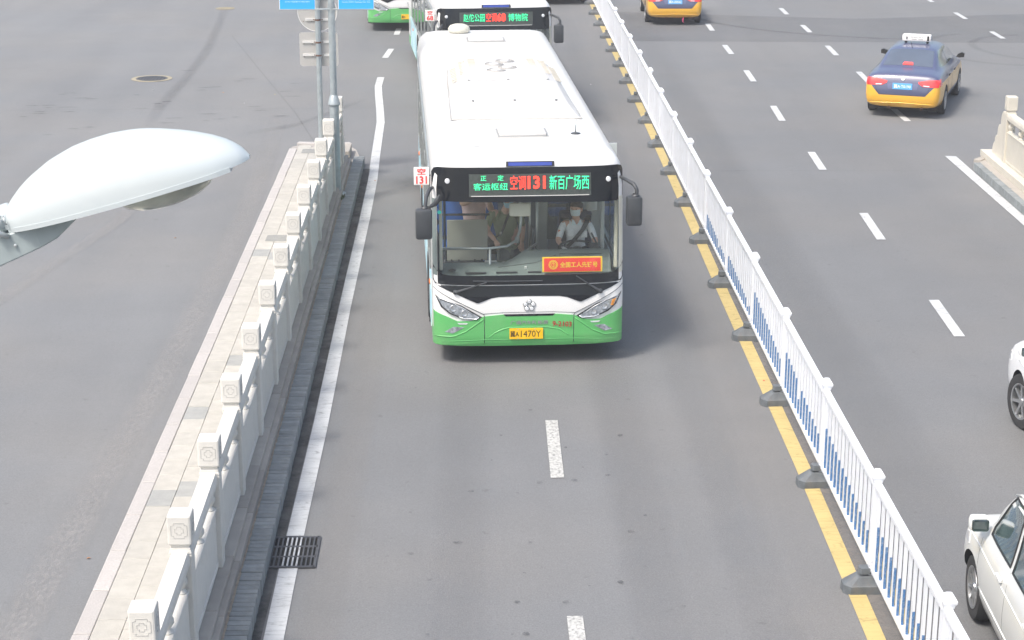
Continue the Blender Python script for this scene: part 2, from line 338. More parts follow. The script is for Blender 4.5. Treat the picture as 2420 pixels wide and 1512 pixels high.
def panel(name, poly, mp, m, parent, th=.006, nx=24, nz=14, smooth=30):
    """polygon (a, b) cut in a grid and wrapped on a surface: mp(a, b, off) -> xyz; solid, th thick"""
    bm = bmesh.new(); f = bm.faces.new([bm.verts.new((a, b, 0)) for a, b in poly])
    xs = [p[0] for p in poly]; zs = [p[1] for p in poly]
    for lo, hi, n, ax in ((min(xs), max(xs), nx, 0), (min(zs), max(zs), nz, 1)):
        for i in range(1, n):
            c = lo + (hi - lo) * i / n; co = [0, 0, 0]; no = [0, 0, 0]; co[ax] = c; no[ax] = 1
            bmesh.ops.bisect_plane(bm, geom=bm.verts[:] + bm.edges[:] + bm.faces[:], plane_co=co, plane_no=no)
    bm.verts.index_update(); vs = [(v.co.x, v.co.y) for v in bm.verts]; n = len(vs)
    fs = [[v.index for v in f.verts] for f in bm.faces]; bd = [(e.verts[0].index, e.verts[1].index) for e in bm.edges if len(e.link_faces) == 1]; bm.free()
    b = MB(); b.add([mp(a, c, th) for a, c in vs] + [mp(a, c, 0) for a, c in vs], fs + [[i + n for i in f][::-1] for f in fs] + [(i, j, j + n, i + n) for i, j in bd])
    return b.build(name, m, parent, smooth)
def text(name, body, m, parent, loc, h, w=None, rot=(R(90), 0, 0), ext=.0015, bold=0., align='CENTER'):
    """real lettering as thin solid type; h = cap height, w = total width"""
    c = bpy.data.curves.new(name, 'FONT'); c.body = body; c.size = 1; c.extrude = 0; c.offset = bold; c.resolution_u = 2
    o = bpy.data.objects.new('type', c); COL.objects.link(o); bpy.context.view_layer.update()
    dg = bpy.context.evaluated_depsgraph_get(); me = bpy.data.meshes.new_from_object(o.evaluated_get(dg))
    bpy.data.objects.remove(o); bpy.data.curves.remove(c)
    xs = [v.co.x for v in me.vertices]; ys = [v.co.y for v in me.vertices]; x0, x1, y0, y1 = min(xs), max(xs), min(ys), max(ys)
    sy = h / (y1 - y0); sx = (w / (x1 - x0)) if w else sy
    for v in me.vertices: v.co = Vector(((v.co.x - (x0 + x1) / 2) * sx, (v.co.y - (y0 + y1) / 2) * sy, ext))
    me.materials.clear(); me.materials.append(m); me.name = name
    for p in me.polygons: p.material_index = 0
    return link(name, me, parent, loc, rot)
def sheet(name, poly, z, m, parent=None):
    me = bpy.data.meshes.new(name); me.from_pydata([(x, y, z) for x, y in poly], [], [list(range(len(poly)))]); me.materials.append(m)
    return link(name, me, parent)
def ribbon(name, L, Rr, z, m, parent):
    n = len(L); me = bpy.data.meshes.new(name); me.from_pydata([(x, y, z) for x, y in L + Rr], [], [(i, i + n, i + n + 1, i + 1) for i in range(n - 1)]); me.materials.append(m)
    return link(name, me, parent)

def soft(name, c, alpha, scale, lo, hi, amt, stretch=(1, 1, 1)):
    m = film(name, c, amt, scale, lo, hi, alpha, .8, stretch); t = m.node_tree; b = t.nodes['Principled BSDF']
    at = t.nodes.new('ShaderNodeAttribute'); at.attribute_name = 'fade'; mu = t.nodes.new('ShaderNodeMath'); mu.operation = 'MULTIPLY'
    src = b.inputs['Alpha'].links[0].from_socket; t.links.new(src, mu.inputs[0]); t.links.new(at.outputs['Fac'], mu.inputs[1]); t.links.new(mu.outputs[0], b.inputs['Alpha'])
    return m
M['skid'] = soft('tyre_skid', (.06, .06, .063), .17, 6, .3, .75, .6, (1, .3, 1))
M['gravel_worn'] = soft('exposed_aggregate', (.33, .32, .31), .45, 22, .36, .62, .8, (1, .45, 1))
M['wheel_track'] = soft('polished_wheel_track', (.10, .10, .105), .10, .8, .2, .8, .5, (1, .1, 1))
M['dust_track'] = soft('dusty_track', (.30, .275, .25), .16, .8, .2, .8, .6, (1, .1, 1))
def soft_ribbon(name, L, Rr, z, m, parent, ends=True):
    fr = [0, .25, .5, .75, 1]; fa = [0, .8, 1, .8, 0]; vs = []; a = []; n = len(L)
    for i in range(n):
        e = .0 if ends and i in (0, n - 1) else 1
        for f, w_ in zip(fr, fa): vs.append((L[i][0] + (Rr[i][0] - L[i][0]) * f, L[i][1] + (Rr[i][1] - L[i][1]) * f, z)); a.append(w_ * e)
    fs = [(i * 5 + j, i * 5 + j + 1, i * 5 + j + 6, i * 5 + j + 5) for i in range(n - 1) for j in range(4)]
    me = bpy.data.meshes.new(name); me.from_pydata(vs, [], fs); me.materials.append(m)
    at = me.attributes.new('fade', 'FLOAT', 'POINT'); at.data.foreach_set('value', a)
    return link(name, me, parent)

# ------------------------------------------------------------------ road
road = sheet('road', [(-400, -200), (400, -200), (400, 900), (-400, 900)], 0, M['asphalt']); tag(road, kind='structure')
me = bpy.data.meshes.new('lane_dash')
def dash(x0, y0, x1, y1, wd=.155, m='line_white', z=.009):
    d = Vector((x1 - x0, y1 - y0)); n = Vector((d.y, -d.x)).normalized() * wd / 2
    return sheet('lane_dash', [(x0 - wd / 2, y0), (x0 + wd / 2, y0), (x1 + wd / 2, y1), (x1 - wd / 2, y1)], z, M[m], road)
dash(.89, 18.98, .90, 20.86, .15, 'line_worn'); dash(.90, 13.6, .90, 15.5, .15, 'line_worn')
rows = [(6.69, 18.7, 6.77, 20.6), (6.75, 24.17, 6.83, 26.0), (6.83, 29.65, 6.92, 31.57), (6.87, 35.24, 6.95, 37.0), (6.92, 40.5, 7.01, 42.4), (7.07, 45.9, 7.13, 47.7), (7.14, 50.57, 7.17, 52.3), (7.20, 55.3, 7.24, 56.9),
        (9.05, 36.9, 9.3, 38.6), (9.52, 38.9, 9.62, 40.2), (9.74, 43.6, 9.86, 45.6), (9.97, 45.65, 10.05, 47.4), (10.02, 50.28, 10.1, 52.1), (10.1, 54.9, 10.15, 56.5), (10.1, 59.1, 10.15, 60.7),
        (15.56, 53.45, 15.62, 54.95), (15.6, 57.86, 15.66, 59.44), (15.6, 62.26, 15.66, 63.7), (9.74, 40.39, 9.76, 41.9)]
rows = [r for r in rows if not (r[1] in (36.9, 38.9, 43.6))]
for r in rows: dash(*r)
dash(-2.49, 50.06, -2.39, 51.75, .17); dash(-2.36, 54.6, -2.34, 56.0, .17)
for k in range(3): dash(-2.3, 62.5 + 6 * k, -2.2, 64.5 + 6 * k, .2)
Lx = [(-1.96, 10), (-1.965, 15.08), (-1.98, 16.62)]
ribbon('edge_line', Lx, [(x + .185, y) for x, y in Lx], .009, M['line_white'], road)
Lx = [(-1.985, 17.42), (-1.99, 20.83), (-2.04, 25.72), (-2.06, 31.24), (-2.09, 34.5), (-2.15, 36.74), (-2.19, 38.6), (-2.23, 40.5), (-2.33, 42.2), (-2.45, 44), (-2.53, 45.4), (-2.53, 46.76)]
ribbon('edge_line', Lx, [(x + .18, y) for x, y in Lx], .009, M['line_white'], road)
Yl = [(3.50, 8), (3.54, 14.97), (3.61, 19.32), (3.65, 26.28), (3.73, 34.6), (3.82, 47.52), (3.87, 63.1), (3.95, 90)]
ribbon('yellow_line', Yl, [(x + .17, y) for x, y in Yl], .009, M['line_yellow'], road)
ribbon('yellow_line', [(x + .33, y) for x, y in Yl], [(x + .48, y) for x, y in Yl], .009, M['line_yellow'], road)
ribbon('dusty_strip', [(x + .17, y) for x, y in Yl], [(x + .33, y) for x, y in Yl], .009, M['concrete_strip'], road)
ribbon('edge_line', [(9.63, 8), (9.52, 30.55), (9.62, 36.54)], [(9.83, 8), (9.72, 30.9), (9.84, 36.5)], .009, M['line_white'], road)
G = [(-2.12, 8), (-2.12, 16), (-2.17, 21.5), (-2.2, 28), (-2.25, 35.5)]
ribbon('gutter_grime', G, [(-1.97, 8), (-1.99, 16), (-2.0, 21.5), (-2.05, 28), (-2.1, 35.5)], .012, M['gutter'], road)
soft_ribbon('worn_aggregate', [(-4.62, 8), (-4.55, 15.2), (-4.38, 21.5), (-4.32, 29.2), (-4.45, 34.7), (-4.9, 42)], [(-4.05, 8), (-3.98, 15.2), (-3.88, 21.5), (-3.84, 29.2), (-3.95, 34.7), (-4.3, 42)], .009, M['gravel_worn'], road)
soft_ribbon('worn_aggregate', [(-9.5, 22), (-7.4, 26), (-6.45, 31.3), (-6.3, 36), (-6.6, 40)], [(-8.9, 22), (-7.0, 26), (-6.1, 31.3), (-5.95, 36), (-6.25, 40)], .009, M['gravel_worn'], road)
for x0 in (-.15, 1.75, 2.75):
    soft_ribbon('wheel_track', [(x0 - .35, 6), (x0 - .35, 20), (x0 - .3, 40), (x0 - .3, 70)], [(x0 + .35, 6), (x0 + .35, 20), (x0 + .4, 40), (x0 + .4, 70)], .004, M['wheel_track'], road)
soft_ribbon('dusty_track', [(2.75, 6), (2.85, 20), (2.95, 40), (3.1, 70)], [(3.6, 6), (3.68, 20), (3.8, 40), (3.9, 70)], .0055, M['dust_track'], road)
soft_ribbon('dusty_track', [(-1.72, 6), (-1.72, 20), (-1.8, 36)], [(-1.2, 6), (-1.2, 20), (-1.3, 36)], .0055, M['dust_track'], road)
soft_ribbon('wheel_track', [(4.3, 6), (4.35, 20), (4.5, 40), (4.6, 60)], [(5.4, 6), (5.4, 20), (5.5, 40), (5.6, 60)], .004, M['wheel_track'], road)
S = [(-8.38, 63.3), (-7.92, 56.8), (-7.5, 50.7), (-7.39, 46.4), (-7.4, 42.7), (-7.28, 40)]
soft_ribbon('tyre_mark', [(x - .22, y) for x, y in S], [(x + .14, y) for x, y in S], .011, M['skid'], road)
S = [(-7.25, 54.5), (-5.79, 48.4), (-4.14, 41.6), (-3.41, 38.1)]
ribbon('tar_seam', [(x - .02, y) for x, y in S], [(x + .02, y) for x, y in S], .007, M['seam'], road)
S = [(-2.6, 43.6), (-3.1, 42.4), (-4.0, 40.2), (-5.2, 39.0)]
soft_ribbon('tyre_mark', [(x, y - .3) for x, y in S], [(x, y + .3) for x, y in S], .0125, M['skid'], road)
def arc(cx, cy, rx, ry, a0, a1, wd, n=24, z=.011):
    Lp = []; Rp = []
    for i in range(n + 1):
        a = R(a0 + (a1 - a0) * i / n); Lp.append((cx + rx * math.cos(a), cy + ry * math.sin(a))); Rp.append((cx + (rx - wd) * math.cos(a), cy + (ry - wd) * math.sin(a)))
    soft_ribbon('tyre_mark', Lp, Rp, z, M['skid'], road)
arc(15.0, 51.4, 2.3, 3.2, 100, 270, .28); arc(16.2, 51.6, 2.1, 2.7, 90, 260, .3, z=.0135); arc(14.6, 60, 8, 7, 185, 262, .3)
sheet('dark_patch', [(3.9, 53.2), (40, 51.3), (40, 63), (12, 58), (4, 60)], .004, film('darker_asphalt_patch', (.115, .12, .13), .5, .3, .3, .7, .26), road)
ribbon('tar_seam', [(-60, 41.45), (-2.3, 42.3), (-1, 42.3)], [(-60, 41.5), (-2.3, 42.33), (-1, 42.33)], .007, M['seam'], road)
ribbon('tar_seam', [(3.9, 35.2), (9.4, 35.1)], [(3.9, 35.23), (9.4, 35.13)], .007, M['seam'], road)
for i in range(40):
    x = random.uniform(-10.5, -3.6); y = random.gauss(42.5, 2.0); s = random.uniform(.08, .3)
    sheet('tar_spot', [(x - s, y), (x - s * .3, y - .04), (x + s, y - .01), (x + s * .4, y + .05)], .014, M['crack'], road)
for i in range(34):
    x = random.gauss(.5, 1.1); y = random.uniform(14, 22.6); s = random.uniform(.012, .045)
    sheet('oil_spot', [(x + s * math.cos(a * 1.05) * random.uniform(.6, 1.3), y + s * .9 * math.sin(a * 1.05) * random.uniform(.6, 1.3)) for a in range(6)], .014, M['crack'], road)

# litter: leaves and scraps
for (x, y, c) in [(-3.92, 16.9, 'leaf_orange'), (-6.2, 44.5, 'leaf_orange'), (-1.95, 34.4, 'leaf_orange'), (2.4, 35.2, 'scrap'), (2.9, 45.5, 'scrap'), (3.72, 22.3, 'leaf_red'), (-5.5, 43, 'scrap'), (-8, 45, 'scrap'), (-5.1, 30, 'leaf_orange'), (-6.6, 20.2, 'scrap'), (-4.9, 44.2, 'leaf_yellow')]:
    cc = {'leaf_orange': (.45, .19, .05), 'leaf_yellow': (.55, .5, .08), 'scrap': (.75, .74, .72), 'leaf_red': (.6, .06, .05)}[c]
    if c not in M: M[c] = P(c, cc, .7, var=.15)
    b = MB(); s = .026; b.add([(0, -s, .008), (s * .6, 0, .02), (0, s, .010), (-s * .6, 0, .014)], [(0, 1, 2), (0, 2, 3)])
    o = b.build('paper_scrap' if c == 'scrap' else 'fallen_leaf', M[c], None, loc=(x, y, 0), rot=(0, 0, random.uniform(0, 6)))
    o['kind'] = 'stuff'

# ------------------------------------------------------------------ island: kerb, pavers, plinth, brick kerb   (local y = distance along the road)
isl = empty('pavement_island', (0, 16, 0), R(.46)); tag(isl, kind='structure')
def SH(name, mk, m, **k):
    b = MB(); mk(b); return b.mesh(name, m, **k)
base = MB(); base.prism([(-3.64, -8), (-2.10, -8), (-2.10, 19.6), (-2.3, 20.9), (-2.6, 21.5), (-3.3, 21.55), (-3.64, 21.2)], -.02, .125)
base.build('pavement_base', M['joint'], isl)
kst = SH('kerbstone', lambda b: b.bbox((0, 0, .075), (.165, .905, .155), .012), M['pink_kerb'])
y = -7.9
while y < 21.1:
    link('kerbstone', kst, isl, (-3.585 + random.uniform(-.003, .003), y, 0), (0, 0, random.uniform(-.003, .003))); y += .915
for i, (x, yy, a) in enumerate([(-3.36, 21.52, 80), (-2.97, 21.56, 92), (-2.62, 21.42, 110)]):
    link('kerbstone', SH('kerbstone', lambda b: b.bbox((0, 0, .075), (.165, .38, .155), .012), M['pink_kerb']), isl, (x, yy, 0), (0, 0, R(a)))
pm = [SH('paver', lambda b: b.bbox((0, 0, .127), (.264, .444, .05), .004), M[k]) for k in ('paver', 'paver2', 'paver_grey')]
for c in range(3):
    x = -3.365 + c * .268; y = -7.7 + (.22 if c % 2 else 0) + c * .03
    while y < 21.1:
        k = 2 if ((2.0 < y < 2.55 and c < 2) or (6.85 < y < 7.2 and c == 1) or (4.6 < y < 5.0 and c == 0) or (12.2 < y < 12.6)) else random.choice((0, 0, 1))
        link('paver', pm[k], isl, (x, y, random.uniform(-.002, .002)), (0, 0, random.uniform(-.004, .004))); y += .448
rib = MB()
for q in range(6): rib.box((0, -.17 + q * .068, .158), (.5, .04, .008))
for yy in (13.4, 20.6):
    link('tactile_paving', rib.mesh('tactile_paving', M['paver_grey']), isl, (-3.13, yy, 0))
pl = SH('plinth_block', lambda b: (b.bbox((-.155, 0, .215), (.30, 1.195, .17), .01), b.bbox((.022, 0, .185), (.06, 1.195, .12), .006)), M['plinth'])
y = -7.5
while y < 19.8: link('plinth_block', pl, isl, (-2.365 + random.uniform(-.004, .004), y, random.uniform(-.004, .004)), (0, 0, random.uniform(-.003, .003))); y += 1.2
link('plinth_block', SH('plinth_block', lambda b: b.bbox((-.155, 0, .215), (.30, .8, .17), .01), M['plinth']), isl, (-2.365, 20.25, 0))
mo = MB(); mo.box((-2.30, 5.6, .085), (.10, 27, .17)); mo.build('mortar_strip', M['mortar'], isl)
brs = [SH('brick', lambda b: b.bbox((0, 0, .09), (.205 + d, .085, .185), .008), M['brick_grey']) for d in (0, .006)]
y = -5.6; k = 0
while y < 19.9 and k < 300:
    link('brick', brs[k % 2], isl, (-2.185 + random.uniform(-.003, .003), y, random.uniform(-.004, .004)), (random.uniform(-.01, .01), 0, random.uniform(-.015, .015))); y += .0955; k += 1
mo = MB(); mo.box((-2.185, 7.2, .08), (.19, 25.6, .16)); mo.build('mortar_bed', M['mortar'], isl)

# ------------------------------------------------------------------ stone balustrades
def post_meshes(ms, mc):
    a = MB(); a.bbox((0, 0, .985), (.175, .175, .03), .008); a.bbox((0, 0, .80), (.185, .185, .36), .008)
    a.bbox((0, 0, .31), (.185, .185, .63), .008); a.box((0, 0, .995), (.155, .155, .07)); a.bbox((0, 0, .93), (.193, .193, .02), .004); a.bbox((0, 0, .955), (.193, .193, .014), .004)
    sh = a.mesh('post', ms)
    c = MB(); c.bbox((0, 0, 1.165), (.205, .205, .275), .018); cap = c.mesh('post_cap', ms)
    g = MB()
    def frame(T):
        o = .068; q = .045; pts = [(-q, -o), (q, -o), (q, -o + .018), (o, -q), (o, q), (q, o - .018), (q, o), (-q, o), (-q, o - .018), (-o, q), (-o, -q), (-q, -o + .018)]
        g.tube([(x, 0, z) for x, z in pts + pts[:1]], .0035, 4, T)
        i = .018; j = .036; pts = [(-i, -j), (i, -j), (i, -i), (j, -i), (j, i), (i, i), (i, j), (-i, j), (-i, i), (-j, i), (-j, -i), (-i, -i)]
        g.tube([(x, 0, z) for x, z in pts + pts[:1]], .003, 4, T)
    for k in range(4): frame(TR((0, 0, 1.165), rz=R(90 * k)) @ TR((0, -.1025, 0)))
    return sh, cap, g.mesh('carving', mc)
def bay_meshes(sp, ms):
    L = sp - .185
    r = MB(); rw = .082
    prof = [(-rw, 0), (-rw, .06), (-rw * .82, .108), (rw * .82, .108), (rw, .06), (rw, 0), (rw * .6, -.03), (-rw * .6, -.03)]
    r.loft([[(x, s * L / 2, .86 + z) for x, z in prof] for s in (-1, 1)]); rail = r.mesh('handrail', ms)
    p = MB(); p.bbox((0, 0, .30), (.10, L + .005, .60), .008); p.bbox((.0, 0, .605), (.125, L + .004, .03), .006)
    for s in (-1, 1):
        p.bbox((s * .0525, 0, .045), (.012, L - .04, .05), .004)
    pan = p.mesh('panel', ms)
    vs = []
    for yy, d in ((-L / 2 + .06, 1), (0, 1), (0, -1), (L / 2 - .06, -1)):
        v = MB() if not (yy == 0 and d == -1) else vs.pop()
        if not (yy == 0 and d == -1): v.lathe([(.0, .61), (.05, .61), (.055, .63), (.03, .66), (.062, .71), (.06, .745), (.028, .79), (.05, .815), (.055, .84), (.0, .84)], 10, TR((0, yy, 0)))
        v.prism([(-.03 * d, 0), (d * .17, 0), (d * .14, -.03), (d * .08, -.045), (d * .055, -.10), (0, -.12), (-.03 * d, -.12)], -.03, .03, TR((0, yy, .84)) @ Matrix(((0, 0, 1, 0), (1, 0, 0, 0), (0, 1, 0, 0), (0, 0, 0, 1))))
        vs.append(v)
    return rail, pan, [v.mesh('vase_support', ms, smooth=35) for v in vs]
def end_scroll(ms, d):
    s = MB(); pts = [(0, 0), (0, .93), (.05, .99), (.12, 1.0), (.18, .97), (.22, .90), (.24, .80), (.235, .70), (.27, .69), (.33, .67), (.37, .61), (.38, .52), (.375, .42), (.42, .42), (.47, .40), (.50, .35), (.50, .28), (.56, .22), (.60, .12), (.60, 0)]
    s.prism([(d * y * 1.38, z * (1 if z < .5 else .97)) for y, z in pts], -.06, .06, Matrix(((0, 0, 1, 0), (1, 0, 0, 0), (0, 1, 0, 0), (0, 0, 0, 1))))
    return s.mesh('end_scroll', ms, bevel=.012)
def balustrade(loc, rz, y0, sp, n, ms, label, end=1, long_end=False):
    root = empty('stone_balustrade', loc, rz); tag(root, label, 'balustrade')
    sh, cap, carve = post_meshes(ms, M['carve'] if ms is M['stone'] else ms); rail, pan, vs = bay_meshes(sp, ms)
    for k in range(n):
        y = y0 + sp * k + (.55 if k == n - 1 and long_end else 0); j = random.uniform(-.004, .004); rr = (0, random.uniform(-.006, .006), random.uniform(-.012, .012))
        p = link('post', sh, root, (j, y, 0), rr); link('post_cap', cap, p); link('carving', carve, p)
        if k < n - 1:
            ex = .275 if k == n - 2 and long_end else 0; rail_, pan_, vs_ = bay_meshes(sp + 2 * ex, ms) if ex else (rail, pan, vs)
            link('handrail', rail_, root, (0, y + sp / 2 + ex, 0)); link('panel', pan_, root, (0, y + sp / 2 + ex, 0)); [link('vase_support', q_, root, (0, y + sp / 2 + ex, 0)) for q_ in vs_]
    if end: link('end_scroll', end_scroll(ms, end), root, (0, y0 + sp * (n - 1) + (.55 if long_end else 0) + end * .09, 0))
    return root
balustrade((-2.535, 16.07, .30), R(.35), -7.2 + .03, 1.80, 15, M['stone'], 'long white carved stone balustrade on the paved island left of the buses', long_end=True)

# right-hand balustrade on its own kerb
ris = empty('pavement_island_right', (0, 34.5, 0), R(-1.6)); tag(ris, kind='structure')
b = MB(); b.prism([(9.95, -22), (12.4, -22), (12.4, 1.9), (10.35, 1.9), (9.95, 1.0)], 0, .16); b.build('pavement_base', M['plinth'], ris)
pl2 = SH('plinth_block', lambda b: b.bbox((0, 0, .22), (.50, 1.19, .13), .01), M['stone_cream'])
for k in range(14): link('plinth_block', pl2, ris, (10.36, 1.05 - k * 1.2, 0))
br2 = SH('brick', lambda b: b.bbox((0, 0, .075), (.16, .088, .165), .006), M['brick_grey'])
for k in range(110): link('brick', br2, ris, (9.90, .9 - k * .0955, random.uniform(-.003, .003)), (0, 0, random.uniform(-.01, .01)))
kr = SH('kerbstone', lambda b: b.bbox((0, 0, .09), (.16, .62, .19), .012), M['plinth'])
link('kerbstone', kr, ris, (10.12, 1.35, 0), (0, 0, R(-38))); link('kerbstone', kr, ris, (10.62, 1.62, 0), (0, 0, R(-90))); link('kerbstone', kr, ris, (11.26, 1.62, 0), (0, 0, R(-90)))
balustrade((10.33, 34.62, .27), R(-1.6), -1.8 * 8, 1.80, 9, M['stone_cream'], 'short cream stone balustrade beside the right edge line, ending in a stepped scroll')

# ------------------------------------------------------------------ drain grate and manholes
g = empty('drain_grate', (-1.885, 17.0, 0), R(.5)); tag(g, 'rectangular cast iron drain grate cutting across the white edge line', 'drain grate')
b = MB(); b.box((0, 0, .0055), (.50, .74, .004)); b.build('shade_plate', M['pit_shade'], g)  # flat black plate on the road, painted as the darkness between the bars
b = MB()
for x, d in ((-.25, .03), (.25, .03)): b.box((x, 0, .014), (d, .76, .016))
for yv in (-.365, -.125, .125, .365): b.box((0, yv, .014), (.50, .035, .016))
b.build('frame', M['iron'], g)
for k in range(10): MB().box((-.205 + k * .0455, 0, .0145), (.017, .72, .013)).build('bar', M['iron'] if k not in (3, 4, 5, 6) else M['worn_bar'] if 'worn_bar' in M else M.setdefault('worn_bar', P('paint_splashed_iron', (.42, .43, .44), .6, var=.3, scale=20)), g)
def manhole(x, y, r, ring, label):
    root = empty('manhole_cover', (x, y, 0)); tag(root, label, 'manhole')
    if ring: MB().lathe([(r * .78, .004), (r * .78, .012), (r, .010), (r, .004)], 32).build('surround', M['manhole_ring'], root)
    c = MB(); c.lathe([(0, .014), (r * .76, .014), (r * .76, .005)], 32)
    for i in range(-4, 5):
        for j in range(-4, 5):
            if math.hypot(i, j) < 4.3: c.box((i * r * .155, j * r * .155, .017), (r * .09, r * .06, .006))
    c.build('cover', M['iron'] if ring else M['manhole_ring'], root)
manhole(-8.31, 46.68, .52, True, 'round iron manhole cover with a sandy yellow ring, on the asphalt left')
manhole(-8.3, 61.0, .42, False, 'faint pale worn manhole cover far off at the top left of the road')

# ------------------------------------------------------------------ white traffic fence
def fence():
    root = empty('traffic_fence', (3.795, 16.03, 0), R(-.20)); tag(root, 'long white steel traffic fence with grey feet along the yellow line', 'fence')
    SPC = 2.70; HT = 1.20
    p = MB(); p.bbox((0, 0, .64), (.075, .075, 1.02), .006); post = p.mesh('post', M['fence_white'])
    c = MB(); c.loft([[(s * a, s * b_, z) for a, b_ in ((-1, -1), (1, -1), (1, 1), (-1, 1))] for s, z in ((.042, 1.13), (.045, 1.15), (.058, 1.175), (.060, 1.195), (.050, 1.21), (.036, 1.235), (.02, 1.25))]); cap = c.mesh('post_cap', M['fence_white'])
    k = MB(); oc = lambda a, b_, z: [(-a, -b_ * .5, z), (-a * .72, -b_, z), (a * .72, -b_, z), (a, -b_ * .5, z), (a, b_ * .5, z), (a * .72, b_, z), (-a * .72, b_, z), (-a, b_ * .5, z)]
    k.loft([oc(.215, .13, .0), oc(.21, .125, .085), oc(.195, .115, .095), oc(.09, .07, .165), oc(.08, .065, .17)]); k.loft([oc(.062, .055, .185), oc(.058, .05, .245)]); foot = k.mesh('foot', M['foot'])
    L = SPC - .075
    r = MB(); r.bbox((0, 0, 1.10), (.074, L, .055), .008); rail = r.mesh('top_rail', M['fence_white'])
    r = MB(); r.bbox((0, 0, .235), (.052, L, .045), .006); brail = r.mesh('bottom_rail', M['fence_white'])
    s = MB(); s.box((0, 0, .665), (.022, .062, .82)); bal = s.mesh('baluster', M['fence_white'])
    films = {}
    NB = 14; nbal = 0; extra = MB()
    hook = MB(); hook.bbox((-.03, 0, .30), (.03, .09, .05), .004); hookm = hook.mesh('bracket', M['fence_white'])
    for i in range(-3, 27):
        y = SPC * i
        q = link('post', post, root, (0, y, 0), (random.uniform(-.006, .006), random.uniform(-.014, .014), random.uniform(-.03, .03))); link('post_cap', cap, q); link('bracket', hookm, q)
        link('foot', foot, root, (-.055 + random.uniform(-.02, .02), y, 0), (0, 0, random.uniform(-.06, .06)))
        if i % 3 == 2 or i == -2:
            t = MB(); t.box((.01, -.0385, .62), (.012, .002, .16)); t.build('reflector', M['orange'], q)
        rz = random.uniform(-.0015, .0015)
        link('top_rail', rail, root, (0, y + SPC / 2, 0), (0, 0, rz)); link('bottom_rail', brail, root, (0, y + SPC / 2, 0), (0, 0, rz))
        blue = (i % 2 == 0) or i in (-1, 1, 3) ; fade = i < 6
        for j in range(NB):
            yy = y + .0375 + L * (j + .5) / NB
            if nbal < 300 and i >= -2:
                link('baluster', bal, root, (0, yy, 0)); nbal += 1
                if blue and fade:
                    if i >= 3: h = round(.12 + .14 * (j / (NB - 1)), 3)
                    else: h = round(.46 - .30 * (1 - (j / NB)) * 0 - .24 * (1 - j / NB), 3) if False else round(.22 + .24 * (j / (NB - 1)), 3)
                    if (i, j) in ((3, 2), (4, 5), (1, 8)): h *= .5
                    if h not in films: films[h] = SH('blue_film', lambda b: b.box((0, 0, h / 2), (.0235, .002, h)), M['fence_blue'])
                    link('blue_film', films[h], root, (0, yy - .0325, .262))
            else: extra.box((0, yy, .665), (.022, .062, .82))
    o = extra.build('baluster_row', M['fence_white'], root); o['kind'] = 'stuff'
fence()

# ------------------------------------------------------------------ people
def interp(a, b, t): return tuple(a[i] + (b[i] - a[i]) * t for i in range(3))
def skin_mesh(V, E, rad, root, sub=2):
    bm = bmesh.new(); lay = bm.verts.layers.skin.verify(); vs = [bm.verts.new(p) for p in V]
    for v, r in zip(vs, rad): v[lay].radius = r if isinstance(r, tuple) else (r, r); v[lay].use_root = False
    vs[root][lay].use_root = True
    for a, b in E: bm.edges.new((vs[a], vs[b]))
    me = bpy.data.meshes.new('tmp'); bm.to_mesh(me); bm.free()
    o = bpy.data.objects.new('tmp', me); COL.objects.link(o); o.modifiers.new('s', 'SKIN'); s = o.modifiers.new('u', 'SUBSURF'); s.levels = sub; s.render_levels = sub
    bpy.context.view_layer.update(); dg = bpy.context.evaluated_depsgraph_get(); r = bpy.data.meshes.new_from_object(o.evaluated_get(dg)); bpy.data.objects.remove(o); return r
def segd(p, a, b):
    a = Vector(a); b = Vector(b); d = b - a; t = max(0, min(1, (p - a).dot(d) / max(d.length_squared, 1e-9))); return (p - a - d * t).length, t
